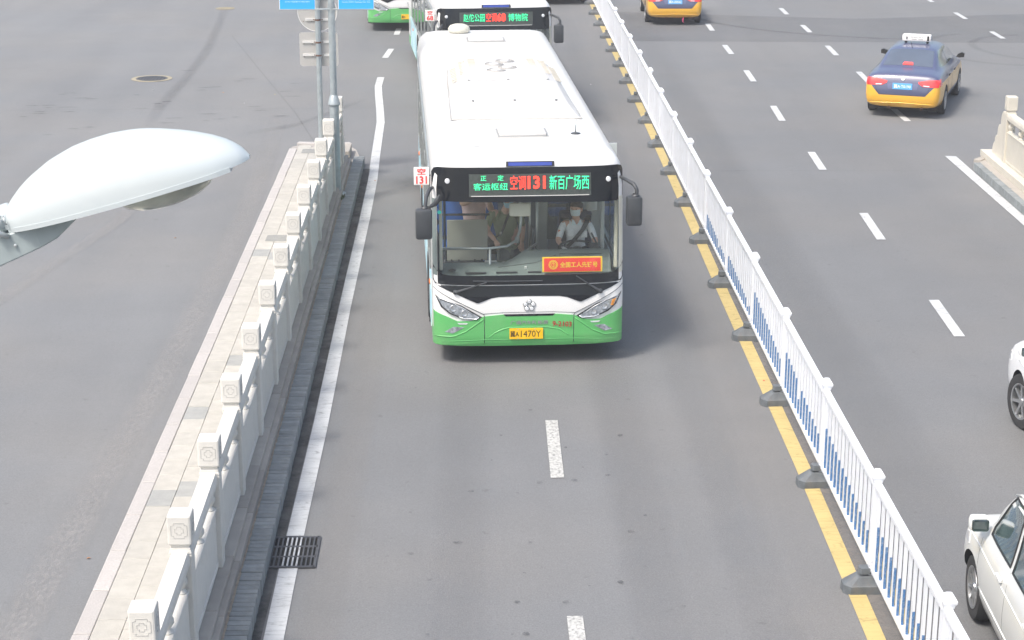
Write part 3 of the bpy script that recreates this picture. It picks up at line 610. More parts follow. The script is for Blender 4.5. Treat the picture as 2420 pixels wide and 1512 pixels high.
def person(label, J, shirt, trousers, hair, mask, face=0., sleeve=.55, glove=False, group=None, fat=1.0, tilt=0.):
    """J: joints in world space; face: heading of the face (0 = towards -y)"""
    root = empty('person', J['pelvis']); tag(root, label, 'person', group)
    o0 = Vector(J['pelvis']); J = {k: tuple(Vector(v) - o0) for k, v in J.items()}
    K = list(J); order = ['pelvis', 'waist', 'chest', 'neck', 'skull', 'ls', 'le', 'lw', 'rs', 're', 'rw', 'lh', 'lk', 'la', 'lt', 'rh', 'rk', 'ra', 'rt']
    J['waist'] = interp(J['pelvis'], J['chest'], .5); J['skull'] = interp(J['neck'], J['head'], .55)
    rad = dict(pelvis=.125, waist=.120, chest=.135, neck=.052, skull=.05, ls=.062, le=.042, lw=.027, rs=.062, re=.042, rw=.027, lh=.085, lk=.056, la=.038, lt=.035, rh=.085, rk=.056, ra=.038, rt=.035)
    V = [J[k] for k in order]; ix = {k: i for i, k in enumerate(order)}
    E = [(ix[a], ix[b]) for a, b in (('pelvis', 'waist'), ('waist', 'chest'), ('chest', 'neck'), ('neck', 'skull'), ('chest', 'ls'), ('ls', 'le'), ('le', 'lw'), ('chest', 'rs'), ('rs', 're'), ('re', 'rw'), ('pelvis', 'lh'), ('lh', 'lk'), ('lk', 'la'), ('la', 'lt'), ('pelvis', 'rh'), ('rh', 'rk'), ('rk', 'ra'), ('ra', 'rt'))]
    me = skin_mesh(V, E, [(rad[k] * fat, rad[k] * fat * (1.0 if k in ('pelvis', 'waist', 'chest') else 1)) for k in order], 0)
    bm = bmesh.new(); bm.from_mesh(me)
    # hands: palm and five tapered, bent fingers each
    def addtube(pts, rs, n=7):
        b = MB(); b.tube(pts, rs, n); vv = [bm.verts.new(p) for p in b.v]
        for f in b.f:
            try: bm.faces.new([vv[i] for i in f])
            except ValueError: pass
    for s in ('l', 'r'):
        e = Vector(J[s + 'e']); h = Vector(J[s + 'w']); d = (h - e).normalized(); d = (d + Vector((0, 0, -.35))).normalized()
        side = d.cross(Vector((0, 0, 1))).normalized(); dn = side.cross(d).normalized()
        if dn.z > 0: dn = -dn
        pc = h + d * .075
        addtube([h - d * .01, h + d * .03, pc, pc + d * .02], [.024, .034, .038, .026], 8)
        for q, (off, ln) in enumerate(((-.028, .066), (-.010, .078), (.010, .072), (.027, .056))):
            a = pc + side * off; m1 = a + d * ln * .5 + dn * .010; m2 = m1 + (d * .5 + dn).normalized() * ln * .35; m3 = m2 + (dn - d * .4).normalized() * ln * .28
            addtube([a, m1, m2, m3], [.010, .009, .008, .006], 6)
        sg = -1 if s == 'l' else 1; a = h + d * .03 + side * .028 * sg
        addtube([a, a + (side * sg * .7 + d).normalized() * .034, a + (side * sg * .3 + d).normalized() * .062 + dn * .018], [.012, .010, .007], 6)
    # head with brow, nose, jaw and ears
    hc = Vector(J['head']); T = Matrix.Translation(hc) @ Matrix.Rotation(face, 4, 'Z') @ Matrix.Rotation(tilt, 4, 'X')
    b = MB(); prof = [(-.125, .022, .03, -.045), (-.11, .045, .052, -.030), (-.085, .060, .070, -.014), (-.05, .070, .084, -.004), (-.01, .076, .094, 0), (.03, .077, .098, .004), (.07, .068, .086, .008), (.10, .045, .058, .01), (.115, .015, .02, .01)]
    b.loft([[(rx * math.cos(2 * math.pi * k / 18), cy + ry * math.sin(2 * math.pi * k / 18), z) for k in range(18)] for z, rx, ry, cy in prof], True, True, T)
    b.loft([[(x * wd, -.088 - dd, z) for x in (-1, 1)] + [(0, -.088 - dd - .006, z - .004)] for z, wd, dd in ((.022, .006, .0), (.0, .010, .012), (-.018, .015, .020), (-.028, .010, .002))], True, True, T)
    for sx in (-1, 1): b.loft([[(sx * (.074 + .010 * k), .005 + .016 * math.cos(a) * q, -.005 + .030 * math.sin(a) * q) for a in [2 * math.pi * i / 8 for i in range(8)]] for k, q in ((0, .8), (1, 1.), (1.4, .8))], True, True, T)
    vv = [bm.verts.new(p) for p in b.v]
    for f in b.f: bm.faces.new([vv[i] for i in f])
    bm.normal_update(); bmesh.ops.recalc_face_normals(bm, faces=bm.faces); bm.to_mesh(me); bm.free()
    me.materials.clear()
    for m in (M['skin'], shirt, trousers, M['black'], M['glove']): me.materials.append(m)
    segs = [('pelvis', 'waist', 1), ('waist', 'chest', 1), ('chest', 'neck', 1), ('neck', 'skull', 0), ('skull', 'head', 0), ('chest', 'ls', 1), ('chest', 'rs', 1), ('ls', 'le', 5), ('rs', 're', 5), ('le', 'lw', 6), ('re', 'rw', 6), ('pelvis', 'lh', 2), ('pelvis', 'rh', 2), ('lh', 'lk', 2), ('rh', 'rk', 2), ('lk', 'la', 2), ('rk', 'ra', 2), ('la', 'lt', 3), ('ra', 'rt', 3)]
    for p in me.polygons:
        c = p.center; best = min(((segd(c, J[a], J[b_]), k, a) for a, b_, k in segs), key=lambda q: q[0][0])
        (dd, t), k, a = best
        if k == 1 and a == 'chest' and t > .78: k = 0
        if k == 5: k = 1 if t < sleeve * 1.6 else 0
        if k == 6: k = (4 if glove and t > .8 else 0)
        p.material_index = k
    me.shade_smooth(); me.name = 'body'; body = link('body', me, root)
    # hair
    h = MB(); prof = [(-.05, .074, .060, .040), (-.01, .083, .078, .030), (.03, .086, .094, .016), (.06, .083, .106, .006), (.09, .066, .088, .010), (.115, .042, .055, .012), (.128, .012, .018, .012)]
    h.loft([[((rx + .003 * math.sin(k * 5 + z * 90)) * math.cos(2 * math.pi * k / 22), cy + (ry + .004 * math.sin(k * 3 + z * 50)) * math.sin(2 * math.pi * k / 22), z) for k in range(22)] for z, rx, ry, cy in prof], True, True, T)
    h.build('hair', hair, root, smooth=True)
    for sx in (-1, 1): MB().lathe([(0, .006), (.008, .004), (.010, 0)], 10, T @ TR((sx * .028, -.082, .012), rx=R(90))).build('eye', M['eye'], root)
    if mask:
        k = MB(); pts = []
        for i in range(9):
            a = R(-68 + 17 * i); rr = 1.0
            pts.append([(math.sin(a) * (.078 - .012 * (z < -.07)), -math.cos(a) * (.104 if z > -.05 else .088) - (.014 if (abs(i - 4) < 2 and z > -.06) else 0) + .002, z) for z in (.004, -.025, -.055, -.088)])
        k.loft(pts, False, False, T); k.tube([pts[0][1], (-.080, .0, .0), (-.084, .018, .0)], .0018, 4, T); k.tube([pts[-1][1], (.080, .0, .0), (.084, .018, .0)], .0018, 4, T)
        o = k.build('face_mask', mask, root, smooth=True)
    return root

# ------------------------------------------------------------------ buses
BW = 1.27
RZ = [.20, .27, .40, .62, .95, 1.1, 1.3, 2.62, 2.70, 2.76, 2.80, 2.83, 2.85]
RY = [.06, .03, .005, 0, .0, .03, .06, .25, .265, .30, .345, .43, .62]
def itp(x, X, Y):
    if x <= X[0]: return Y[0]
    for i in range(1, len(X)):
        if x <= X[i]: return Y[i - 1] + (Y[i] - Y[i - 1]) * (x - X[i - 1]) / (X[i] - X[i - 1])
    return Y[-1]
def fdep(x, z, wd=BW):
    t = min(abs(x) / wd, .9999); return itp(z, RZ, RY) + .35 * (1 - (1 - t ** 4) ** .25)
def bus(loc, rz, label, route, led, plate, nr, full=True, length=12.1):
    root = empty('city_bus', loc, rz); tag(root, label, 'bus', 'city buses waiting in line')
    W0 = lambda z: BW - itp(z, [2.42, 2.62, 2.70, 2.76, 2.80, 2.83, 2.85], [0, .03, .07, .12, .18, .28, .46])
    zs = [.27, .32, .5, .72, .95, 1.12, 1.2, 1.6, 2.0, 2.36, 2.5, 2.62, 2.66, 2.70, 2.735, 2.76, 2.785, 2.80, 2.815, 2.83, 2.85]
    us = [-1, -.97, -.93, -.85, -.7, -.5, -.25, 0, .25, .5, .7, .85, .93, .97, 1]; ts = [math.sin(math.pi / 2 * u) for u in us]
    ts = [-.945 if abs(t + .94) < .035 and abs(t + .94) > .0 and t < -.9 and t > -.96 else t for t in ts]
    ts = sorted(set([round(t, 4) for t in ts] + [-.945, .945])); ts = [t for t in ts if not (.93 < abs(t) < .96 and abs(t) != .945)]
    yb = [.80, 1.75, 1.87, 3.15, 3.27, 4.55, 4.67, 5.95, 6.07, 7.35, 7.47, 8.75, 8.87, 10.1, 10.5]
    b = MB(); rings = []
    for z in zs:
        wd = W0(z); r = [(t * wd, fdep(t * wd, z, wd + 1e-6), z) for t in ts]
        ye = length - (BW - wd) * .8; y0 = r[-1][1]
        sy = [max(y, y0 + .01 * (k + 1)) for k, y in enumerate(yb)]; sy = [min(y, ye - .12) for y in sy]
        r += [(wd, y, z) for y in sy] + [(wd, ye - .1, z), (wd - .1, ye, z), (0, ye, z), (-wd + .1, ye, z), (-wd, ye - .1, z)] + [(-wd, y, z) for y in sy[::-1]]
        rings.append(r)
    n = len(rings[0]); nt_ = len(ts); vs = [p for r in rings for p in r]; fs = []
    def hole(i, j):
        z0, z1 = zs[i], zs[i + 1]
        if j < nt_ - 1:
            return z0 >= 1.119 and z1 <= 2.621 and abs(ts[j]) <= .9451 and abs(ts[j + 1]) <= .9451
        if not (z0 >= 1.199 and z1 <= 2.361): return False
        a = rings[i][j]; c = rings[i][(j + 1) % n]
        if abs(abs(a[0]) - BW) > .02 or abs(abs(c[0]) - BW) > .02: return False
        y0, y1 = sorted((a[1], c[1]))
        return any(abs(y0 - p) < .02 and abs(y1 - q) < .02 for p, q in ((.80, 1.75), (1.87, 3.15), (3.27, 4.55), (4.67, 5.95), (6.07, 7.35), (7.47, 8.75), (8.87, 10.1)))
    for i in range(len(rings) - 1):
        for j in range(n):
            if not hole(i, j): fs.append((i * n + j, i * n + (j + 1) % n, (i + 1) * n + (j + 1) % n, (i + 1) * n + j))
    fs.append(tuple((len(rings) - 1) * n + j for j in range(n)))
    b.add(vs, fs); b.m = [1 if max(vs[q][2] for q in f) < .51 else 0 for f in fs]; body = b.build('body', [M['bus_white'], M['bus_green']], root, smooth=40)
    # underside and chassis
    u = MB(); u.box((0, length / 2 + .2, .31), (2.34, length - .8, .06)); u.box((0, length / 2 + .3, .25), (1.9, length - 1.2, .14)); u.build('chassis', M['under'], root)
    mp = lambda x, z, off: (x, fdep(x, z) - off, z)
    E_ = 1.262
    panel('front_fascia', [(-E_, 1.10), (-E_, 1.145), (-.95 - .03, 1.012), (-.69, .872), (-.66, .875), (-.50, .938), (-.40, .955), (0, .960), (.40, .955), (.50, .938), (.66, .875), (.69, .872), (.98, 1.012), (E_, 1.145), (E_, 1.102)][::-1] if False else
          [(-1.235, 1.10), (-.98, 1.0), (-.69, .872), (-.66, .875), (-.50, .938), (-.40, .955), (0, .960), (.40, .955), (.50, .938), (.66, .875), (.69, .872), (.98, 1.0), (1.235, 1.10)], mp, M['gloss_black'], root, .005)
    fr = panel('windscreen_border', [(-E_, 1.155), (-1.235, 1.112), (1.235, 1.112), (E_, 1.155), (E_, 1.36), (1.225, 1.30), (1.14, 1.245), (1.05, 1.232), (-1.05, 1.232), (-1.14, 1.245), (-1.225, 1.30), (-E_, 1.36)], mp, M['gloss_black'], root, .009)
    panel('destination_panel', [(-E_, 2.20), (E_, 2.17), (E_, 2.56), (1.235, 2.62), (1.18, 2.638), (-1.18, 2.638), (-1.235, 2.62), (-E_, 2.56)], mp, M['gloss_black'], root, .007)
    panel('windscreen', [(-1.213, 1.25), (-1.10, 1.235), (1.10, 1.235), (1.205, 1.25), (1.205, 2.185), (-1.213, 2.197)], mp, M['ws_glass'], root, .004)
    lo = [(-1.262, .275), (-.597, .315), (-.597, .690), (-.68, .655), (-.76, .628), (-.95, .622), (-1.06, .672), (-1.262, .745)]
    for s in (-1, 1): panel('bumper_corner', [(x * -s, z) for x, z in lo], mp, M['bus_green'], root, .010)
    panel('bumper_centre', [(-.587, .315), (.587, .315), (.587, .690), (.33, .714), (-.33, .714), (-.587, .690)], mp, M['bus_green'], root, .010)
    panel('grille_slot', [(-.34, .715), (-.31, .69), (.31, .69), (.34, .715)], mp, M['gloss_black'], root, .014, 6, 2)
    # bumper creases and bonnet shut line
    def seam(nm, pts, r, m, off=.008, par=None):
        q = []; 
        for a, c in zip(pts[:-1], pts[1:]):
            for i in range(6): q.append((a[0] + (c[0] - a[0]) * i / 6, a[1] + (c[1] - a[1]) * i / 6))
        q.append(pts[-1]); MB().tube([mp(x, z, off) for x, z in q], r, 6).build(nm, m, par or root, smooth=True)
    for s in (-1, 1):
        seam('crease', [(s * 1.25, .40), (s * 1.0, .41), (s * .84, .48), (s * .61, .65)], .009, M['bus_green'])
        seam('shut_line', [(s * 1.255, 1.055), (s * 1.14, .985), (s * .60, .715), (s * .60, .70)], .004, M['black'], .001)
        seam('shut_line', [(s * .592, .70), (s * .592, .315)], .0045, M['black'], .007)
    seam('crease', [(-1.255, .325), (-.6, .365), (.6, .365), (1.255, .325)], .010, M['bus_green'], .004)
    seam('crease', [(-.53, .40), (-.46, .46), (-.36, .505), (-.26, .53), (.24, .53), (.40, .50), (.52, .42)], .008, M['bus_green'])
    seam('shut_line', [(-.60, .722), (-.33, .738), (.33, .738), (.60, .722)], .003, M['black'], .0)
    # headlights
    hl = [(-1.240, .968), (-1.18, .925), (-.90, .845), (-.625, .682), (-.69, .638), (-.87, .652), (-1.05, .722), (-1.165, .812)]
    for s in (-1, 1):
        h = panel('headlight', [(x * -s, z) for x, z in hl], mp, M['lamp_dark'], root, .012)
        inner = [(-1.215, .945), (-1.16, .905), (-.90, .828), (-.665, .685), (-.70, .655), (-.86, .668), (-1.03, .735), (-1.14, .82)]
        panel('lens', [(x * -s, z) for x, z in inner], mp, M['lens'], h, .016)
        for k, (x, z, r) in enumerate(((-1.0, .80, .047), (-.855, .735, .043))):
            c = Vector(mp(x * -s, z, .014)); MB().lathe([(r, -.008), (r * 1.02, .006), (r * .86, .010), (r * .7, .002), (0, .010)], 18, TR(c, rx=R(82))).build('projector', M['rim'], h, smooth=True)
        st = MB(); st.tube([mp(-s * x, z, .02) for x, z in ((-.665, .682), (-.70, .655), (-.86, .664), (-.93, .688))], .006, 6); st.tube([mp(-s * x, z, .02) for x, z in ((-1.19, .93), (-1.0, .872), (-.86, .80), (-.76, .735))], .004, 6); st.build('daytime_strip', M['lamp_white'], h, smooth=True)
        panel('indicator', [(x * -s, z) for x, z in [(-1.165, .895), (-1.11, .878), (-1.085, .80), (-1.12, .80)]], mp, M['amber'] if s > 0 and full else M['lens'], h, .019, 4, 4)
        panel('fog_lamp', [(x * -s, z) for x, z in [(-1.115, .470), (-1.00, .548), (-.86, .542), (-1.01, .452)]], mp, M['lens'], root, .014, 6, 4)
        panel('lamp_slot', [(x * -s, z) for x, z in [(-.95, .600), (-.81, .600), (-.83, .580), (-.93, .580)]], mp, M['lamp_white'], root, .014, 4, 2)
    # badge: five rings
    bd = MB()
    for k in range(5):
        a = R(90 + 72 * k); c = (.054 * math.cos(a), .054 * math.sin(a))
        bd.lathe([(.026, .0), (.034, .004), (.034, .010), (.027, .013), (.0, .009)], 16, TR((c[0], -.002, .833 + c[1]), rx=R(90)))
    bd.build('badge', M['grey_text'], root, smooth=40)
    for k in range(5):
        a = R(90 + 72 * k); MB().lathe([(0, .004), (.022, .003), (.025, 0)], 14, TR((.054 * math.cos(a), -.016, .833 + .054 * math.sin(a)), rx=R(90))).build('badge_disc', M['lamp_white'], root)
    # LED destination board
    board = panel('destination_display', [(-.775, 2.262), (.825, 2.262), (.825, 2.552), (-.775, 2.552)], mp, M['led_board'], root, .012)
    MB().tube([mp(x / 20, 2.270, .014) for x in range(-15, 17, 1)], .006, 4).build('display_lip', M['alu'], board)
    TL = R(81.9)
    for body_, m, x, z, h, wd in led:
        text('led_text', body_, M['led_red' if m == 'led_bold' else m], board, (x, fdep(x * .8, z) - .022, z), h, wd, (TL, 0, 0), .003, {'led_bold': .035, 'led_red': .006}.get(m, .003))
    for s in (-1, 1): MB().lathe([(0, .012), (.028, .010), (.036, .002), (.036, 0)], 16, TR(mp(s * 1.055, 2.46, .006), rx=R(84))).build('marker_lamp', M['lamp_white'], root, smooth=40)
    bx = MB(); bx.loft([[mp(x / 10, z, o) for z, o in ((2.648, .001), (2.648, .012), (2.712, .012), (2.712, .001))] for x in (-2.9, -1.5, 0, 1.5, 3.4)]); bx.build('light_strip', M['seal'], root)
    bx = MB(); bx.loft([[mp(x / 10, z, o) for z, o in ((2.658, .010), (2.658, .016), (2.702, .016), (2.702, .010))] for x in (-2.6, -1.5, 0, 1.5, 3.1)]); bx.build('strip_lens', M['blue_glass'], root)
    # number plate
    if plate:
        p = MB().bbox((0, 0, 0), (.445, .012, .148), .004).build('number_plate', M['yellow_plate'], root, loc=(-.04, -.022, .449))
        text('plate_text', plate[0], M['ink'], p, (-.155, -.0075, 0), .085, .115, bold=.006); plate[1] and text('plate_text', plate[1], M['ink'], p, (.06, -.0075, 0), .088, .265, bold=-.004)
        for q in (-.11, .11):
            for zz in (-.062, .062): MB().lathe([(0, .004), (.007, .003), (.007, 0)], 8, TR((q, -.006, zz), rx=R(90))).build('bolt', M['steel'], p)
    if full:
        text('maker_lettering', '广通汽车新能源', M['grey_text'], root, (.0, -.013, .602), .056, .50, ext=.004, bold=.02)
        text('fleet_number', nr, M['red_ink'], root, (.435, -.0165, .573), .075, .255, rot=(R(90), R(3), 0), bold=.02)
    # wipers
    def wp(pts, r): return [mp(x, z, .035) for x, z in pts], r
    wi = MB(); wi.tube(*wp([(-.975, 1.02), (-.80, 1.078), (-.56, 1.155)], [.022, .012, .008])); wi.tube(*wp([(-.74, 1.172), (-.3, 1.165), (.176, 1.166)], .008)); wi.lathe([(.03, 0), (.03, .03), (.015, .04), (0, .04)], 12, TR(mp(-.975, 1.02, 0), rx=R(90))); wi.build('wiper', M['black'], root, smooth=40)
    wi = MB(); wi.tube(*wp([(.945, 1.005), (.78, 1.11), (.62, 1.222)], [.022, .012, .008])); wi.tube(*wp([(.20, 1.252), (.5, 1.247), (.92, 1.245)], .007)); wi.lathe([(.03, 0), (.03, .03), (.015, .04), (0, .04)], 12, TR(mp(.945, 1.005, 0), rx=R(90))); wi.build('wiper', M['black'], root, smooth=40)
    # mirrors
    m1 = MB(); m1.bbox((-1.375, -.02, 1.965), (.215, .16, .40), .035); mo_ = m1.build('wing_mirror', M['black'], root, smooth=35)
    a = MB(); a.tube([(-1.25, .36, 2.36), (-1.29, .2, 2.37), (-1.34, .04, 2.30), (-1.36, .0, 2.15)], [.022, .026, .026, .026], 10); a.lathe([(.05, 0), (.055, .02), (.04, .04)], 12, TR((-1.36, .0, 2.155))); a.build('mirror_arm', M['black'], mo_, smooth=40)
    a = MB(); a.tube([(-1.30, .03, 2.17), (-1.23, .0, 2.22), (-1.19, -.02, 2.28), (-1.165, -.02, 2.345)], [.018, .035, .038, .012], 10); a.build('kerb_mirror', M['black'], mo_, smooth=40)
    m1 = MB(); m1.bbox((1.365, -.02, 2.10), (.205, .16, .39), .035); mo_ = m1.build('wing_mirror', M['black'], root, smooth=35)
    a = MB(); a.tube([(1.22, .42, 2.46), (1.27, .2, 2.47), (1.36, .02, 2.44), (1.395, -.02, 2.38), (1.395, -.02, 2.28)], [.02, .024, .026, .026, .026], 10); a.lathe([(.05, 0), (.055, .02), (.04, .04)], 12, TR((1.38, -.02, 2.28))); a.build('mirror_arm', M['black'], mo_, smooth=40)
    # route board fixed beside the door
    p = MB().bbox((-1.385, .72, 2.435), (.205, .02, .245), .012).build('route_board', M['white_plate'], root, rot=(0, 0, 0))
    if route: text('route_text', route[0], M['sign_red'], p, (-1.385, .708, 2.50), .085, .11, bold=.02); text('route_text', route[1], M['sign_red'], p, (-1.385, .708, 2.385), .105, .145, bold=.03)
    MB().tube([(-1.28, .72, 2.44), (-1.24, .80, 2.44)], .01, 6).build('board_bracket', M['black'], p)
    # sides: window band, glass, skirts, wheels
    for s in (-1, 1):
        X = s * BW
        for (y0, y1) in ((.80, 1.75), (1.87, 3.15), (3.27, 4.55), (4.67, 5.95), (6.07, 7.35), (7.47, 8.75), (8.87, 10.1)):
            wn = MB(); wn.box((X + s * .004, (y0 + y1) / 2, 1.78), (.006, y1 - y0 + .03, 1.19)); wo = wn.build('window', M['side_glass'], root)
            f = MB(); 
            for yy in (y0 - .02, y1 + .02): f.box((X + s * .012, yy, 1.78), (.02, .05, 1.22))
            f.box((X + s * .012, (y0 + y1) / 2, 1.17), (.02, y1 - y0 + .09, .04)); f.box((X + s * .012, (y0 + y1) / 2, 2.385), (.02, y1 - y0 + .09, .05)); f.box((X + s * .010, (y0 + y1) / 2, 2.0), (.014, y1 - y0, .03)); f.build('frame', M['galv'] if int(y0 * 10) % 2 else M['grey_text'], wo)
        for (y0, y1) in ((.80, 1.6), (3.2, 6.6), (8.4, 10.9)): MB().box((X + s * .006, (y0 + y1) / 2, .72), (.014, y1 - y0, .78)).build('skirt_panel', M['skirt_blue'], root)
        MB().box((X + s * .008, length / 2 + .3, 2.47), (.012, length - 1.5, .03)).build('gutter_rail', M['galv'], root)
        for yy in (.95, 3.6, 6.9, 9.6):
            MB().lathe([(0, .02), (.03, .018), (.045, .004), (.045, 0)], 12, TR((X + s * .012, yy, .92), ry=s * R(90))).build('side_marker', M['orange'], root, smooth=40)
        for yw in (2.35, 7.6):
            MB().lathe([(0, .003), (.52, .003), (.56, .010), (.56, 0)], 28, TR((X + s * .001, yw, .50), ry=s * R(90))).build('arch_shade_disc', M['under'], root)  # flat black disc on the flank, its colour standing for the shaded wheel recess
            wv = MB(); wv.lathe([(.20, .0), (.46, .0), (.49, .03), (.49, .05), (.47, .07), (.32, .072), (.29, .05)], 32, TR((X + s * (-.05), yw, .49), ry=s * R(90)))
            wo = wv.build('wheel', M['rubber'], root, smooth=40)
            wv = MB(); wv.lathe([(0, .045), (.08, .05), (.12, .02), (.24, .015), (.28, .055), (.30, .055), (.30, .02)], 28, TR((X + s * (-.04), yw, .49), ry=s * R(90)))
            for k in range(8): wv.lathe([(0, .03), (.014, .03), (.014, 0)], 6, TR((X + s * (-.02), yw + .16 * math.cos(k * .785), .49 + .16 * math.sin(k * .785)), ry=s * R(90)))
            wv.build('rim', M['rim'], wo, smooth=40)
    # roof fittings
    zr = 2.852
    for x in (-.65, .56):
        for y_, l_ in ((1.55, 1.75), (9.1, 4.0)): MB().bbox((x, y_, zr + .0005), (.12, l_, .012), .004).build('roof_rib', M['roof_white'], root)
    ac = MB(); secs = [(2.50, .925, .003, .86), (2.56, .92, .05, .80), (2.95, .91, .20, .62), (3.3, .90, .225, .61), (4.3, .88, .245, .61), (4.34, .885, .25, .61), (5.6, .88, .25, .61), (6.5, .86, .235, .62), (6.95, .85, .003, .72)]
    ac.loft([[(x, y, zr + z) for x, z in ((-w_, 0), (-w_ + .02, h * .35), (-(w_ + i) / 2, h * .78), (-i, h), (-i * .5, h + .006), (0, h + .008), (i * .5, h + .006), (i, h), ((w_ + i) / 2, h * .78), (w_ - .02, h * .35), (w_, 0))] for y, w_, h, i in secs])
    aco = ac.build('air_conditioner', M['roof_white'], root, smooth=18)
    MB().tube([(-.85, 6.95, zr + .004), (-.89, 5.6, zr + .004), (-.935, 2.49, zr + .004), (.935, 2.49, zr + .004), (.89, 5.6, zr + .004), (.85, 6.95, zr + .004)], .008, 5).build('gap_shade', M['carve'], aco)  # dark line drawn for the shaded gap under the casing edge
    MB().tube([(-.60, 4.32, zr + .253), (0, 4.32, zr + .262), (.60, 4.32, zr + .253)], .004, 5).build('cover_joint', M['sign_back'], aco)
    for x, y in ((.06, 6.2), (-.13, 5.88), (.06, 5.54), (-.13, 5.26)):
        f = MB(); f.lathe([(.150, 0), (.150, .016), (.145, .016), (.145, .004)], 24, TR((x, y, zr + .255)))
        for k in range(12): f.box((.115, 0, .010), (.05, .008, .006), TR((x, y, zr + .255), rz=R(30 * k)))
        fo = f.build('fan_guard', M['sign_back'], aco); MB().lathe([(0, .024), (.080, .020), (.085, 0)], 16, TR((x, y, zr + .255))).build('hub', M['roof_white'], fo)
    for s in (-1, 1):
        for c in range(3):
            lv = MB(); lv.box((0, 0, 0), (.115, .055, .014), TR(ry=s * R((0, 8, 22)[c]))); lm = lv.mesh('louvre', M['stone_cream'])  # cream on the white casing paints in the shadows of the vents
            for k in range(9):
                x = s * (.48, .645, .79)[c]; z = zr + (.252, .238, .178)[c]
                link('louvre', lm, aco, (x, (5.25, 5.1, 4.75)[c] + k * .15, z))
    for x, y, z in ((-.60, 2.92, .195), (0, 2.92, .20), (.60, 2.92, .195), (-.60, 4.36, .255), (0, 4.36, .262), (.60, 4.36, .255)):
        MB().lathe([(0, .012), (.018, .010), (.02, 0)], 8, TR((x, y, zr + z))).build('bolt', M['grey_text'], aco)
    for (x, y) in ((.0, 1.45), (-.03, 10.4)):
        h = MB(); h.bbox((x, y, zr + .025), (.64, .54, .055), .024); ho = h.build('roof_hatch', M['roof_white'], root, smooth=35)
        MB().bbox((x, y, zr + .003), (.71, .62, .018), .006).build('hatch_frame', M['sign_back'], ho)
        MB().tube([(x + a_, y + b_, zr + .012) for a_, b_ in ((-.33, -.285), (.33, -.285), (.33, .285), (-.33, .285), (-.33, -.285))], .006, 5).build('hatch_seal', M['grey_text'], ho)
    MB().lathe([(0, .16), (.10, .155), (.17, .13), (.205, .08), (.205, .03), (.17, 0)], 28, TR((-.48, 11.45, zr))).build('roof_dome', M['cream'], root, smooth=True)
    MB().tube([(.73, 1.38, zr), (.73, 1.41, zr + .19)], .012, 8).build('antenna', M['steel'], root, smooth=True)
    MB().lathe([(0, .02), (.06, .01), (.07, 0)], 14, TR((.73, 1.38, zr))).build('antenna_base', M['black'], root)
    for sg in (-1, 1):
        MB().tube([(sg * (.60 + .42 * q), .50 + .10 * (1 - q) - .05 * q, 2.853 - .032 * q ** 3) for q in [k / 8 for k in range(9)]], .005, 5).build('roof_seam', M['carve'], root)
    for xx in (-1.262, 1.262): pass
    panel('side_border', [(-1.2655, 1.22), (-1.205, 1.22), (-1.205, 2.22), (-1.2655, 2.22)], mp, M['dash'], root, .003, 6, 4)
    panel('side_border', [(1.205, 1.22), (1.2655, 1.22), (1.2655, 2.22), (1.205, 2.22)], mp, M['cream'], root, .003, 6, 4)
    # interior shell
    i = MB(); i.box((0, length / 2 + .1, .40), (2.44, length - 1.0, .06)); i.build('floor', M['floor_in'], root)
    i = MB(); i.box((0, length / 2 + .45, 2.60), (2.3, length - 1.4, .03)); i.build('ceiling_lining', M['interior'], root)
    i = MB(); i.box((0, 8.6, 1.5), (2.4, .03, 2.1)); i.build('rear_bulkhead', M['intdark'], root)
    i = MB()
    for s in (-1, 1): i.box((s * 1.235, length / 2 + .3, .80), (.02, length - 1.6, .76))
    i.build('side_lining', M['interior'], root)
    if not full: 
        d = MB(); d.loft([[(x, y + .02, z) for x in (-1.12, 1.12) for z in ((1.22, .6) if x < 0 else (.6, 1.22))] for y in (.35, .75)]); d.build('dashboard', M['dash'], root)
        return root
    return root

B1 = bus((.69, 23.03, 0), R(2.6), 'white and green city bus in front, its LED sign reading 131', ('空', '131'),
         [('空调', 'led_red', -.135, 2.443, .185, .205), ('131', 'led_bold', .108, 2.443, .172, .235), ('新百广场西', 'led_green', .535, 2.438, .19, .52), ('正      定', 'led_green', -.475, 2.505, .072, .30), ('客运枢纽', 'led_green', -.495, 2.395, .092, .45)],
         ('冀A', '1470Y'), '9-2103')
B2 = bus((.45, 39.55, 0), R(5.0), 'second white city bus close behind the first, with LED sign reading 68', ('空', '68'),
         [('空调', 'led_red', -.085, 2.443, .185, .23), ('68', 'led_bold', .135, 2.443, .178, .19), ('博物院', 'led_green', .50, 2.44, .165, .43), ('赵佗公园', 'led_green', -.46, 2.44, .17, .46)],
         None, '', full=False)
B3 = bus((-1.97, 55.35, 0), R(3.0), 'green bumpered white bus waiting farthest back, left of the second bus', None, [], ('冀A', ''), '', full=False)

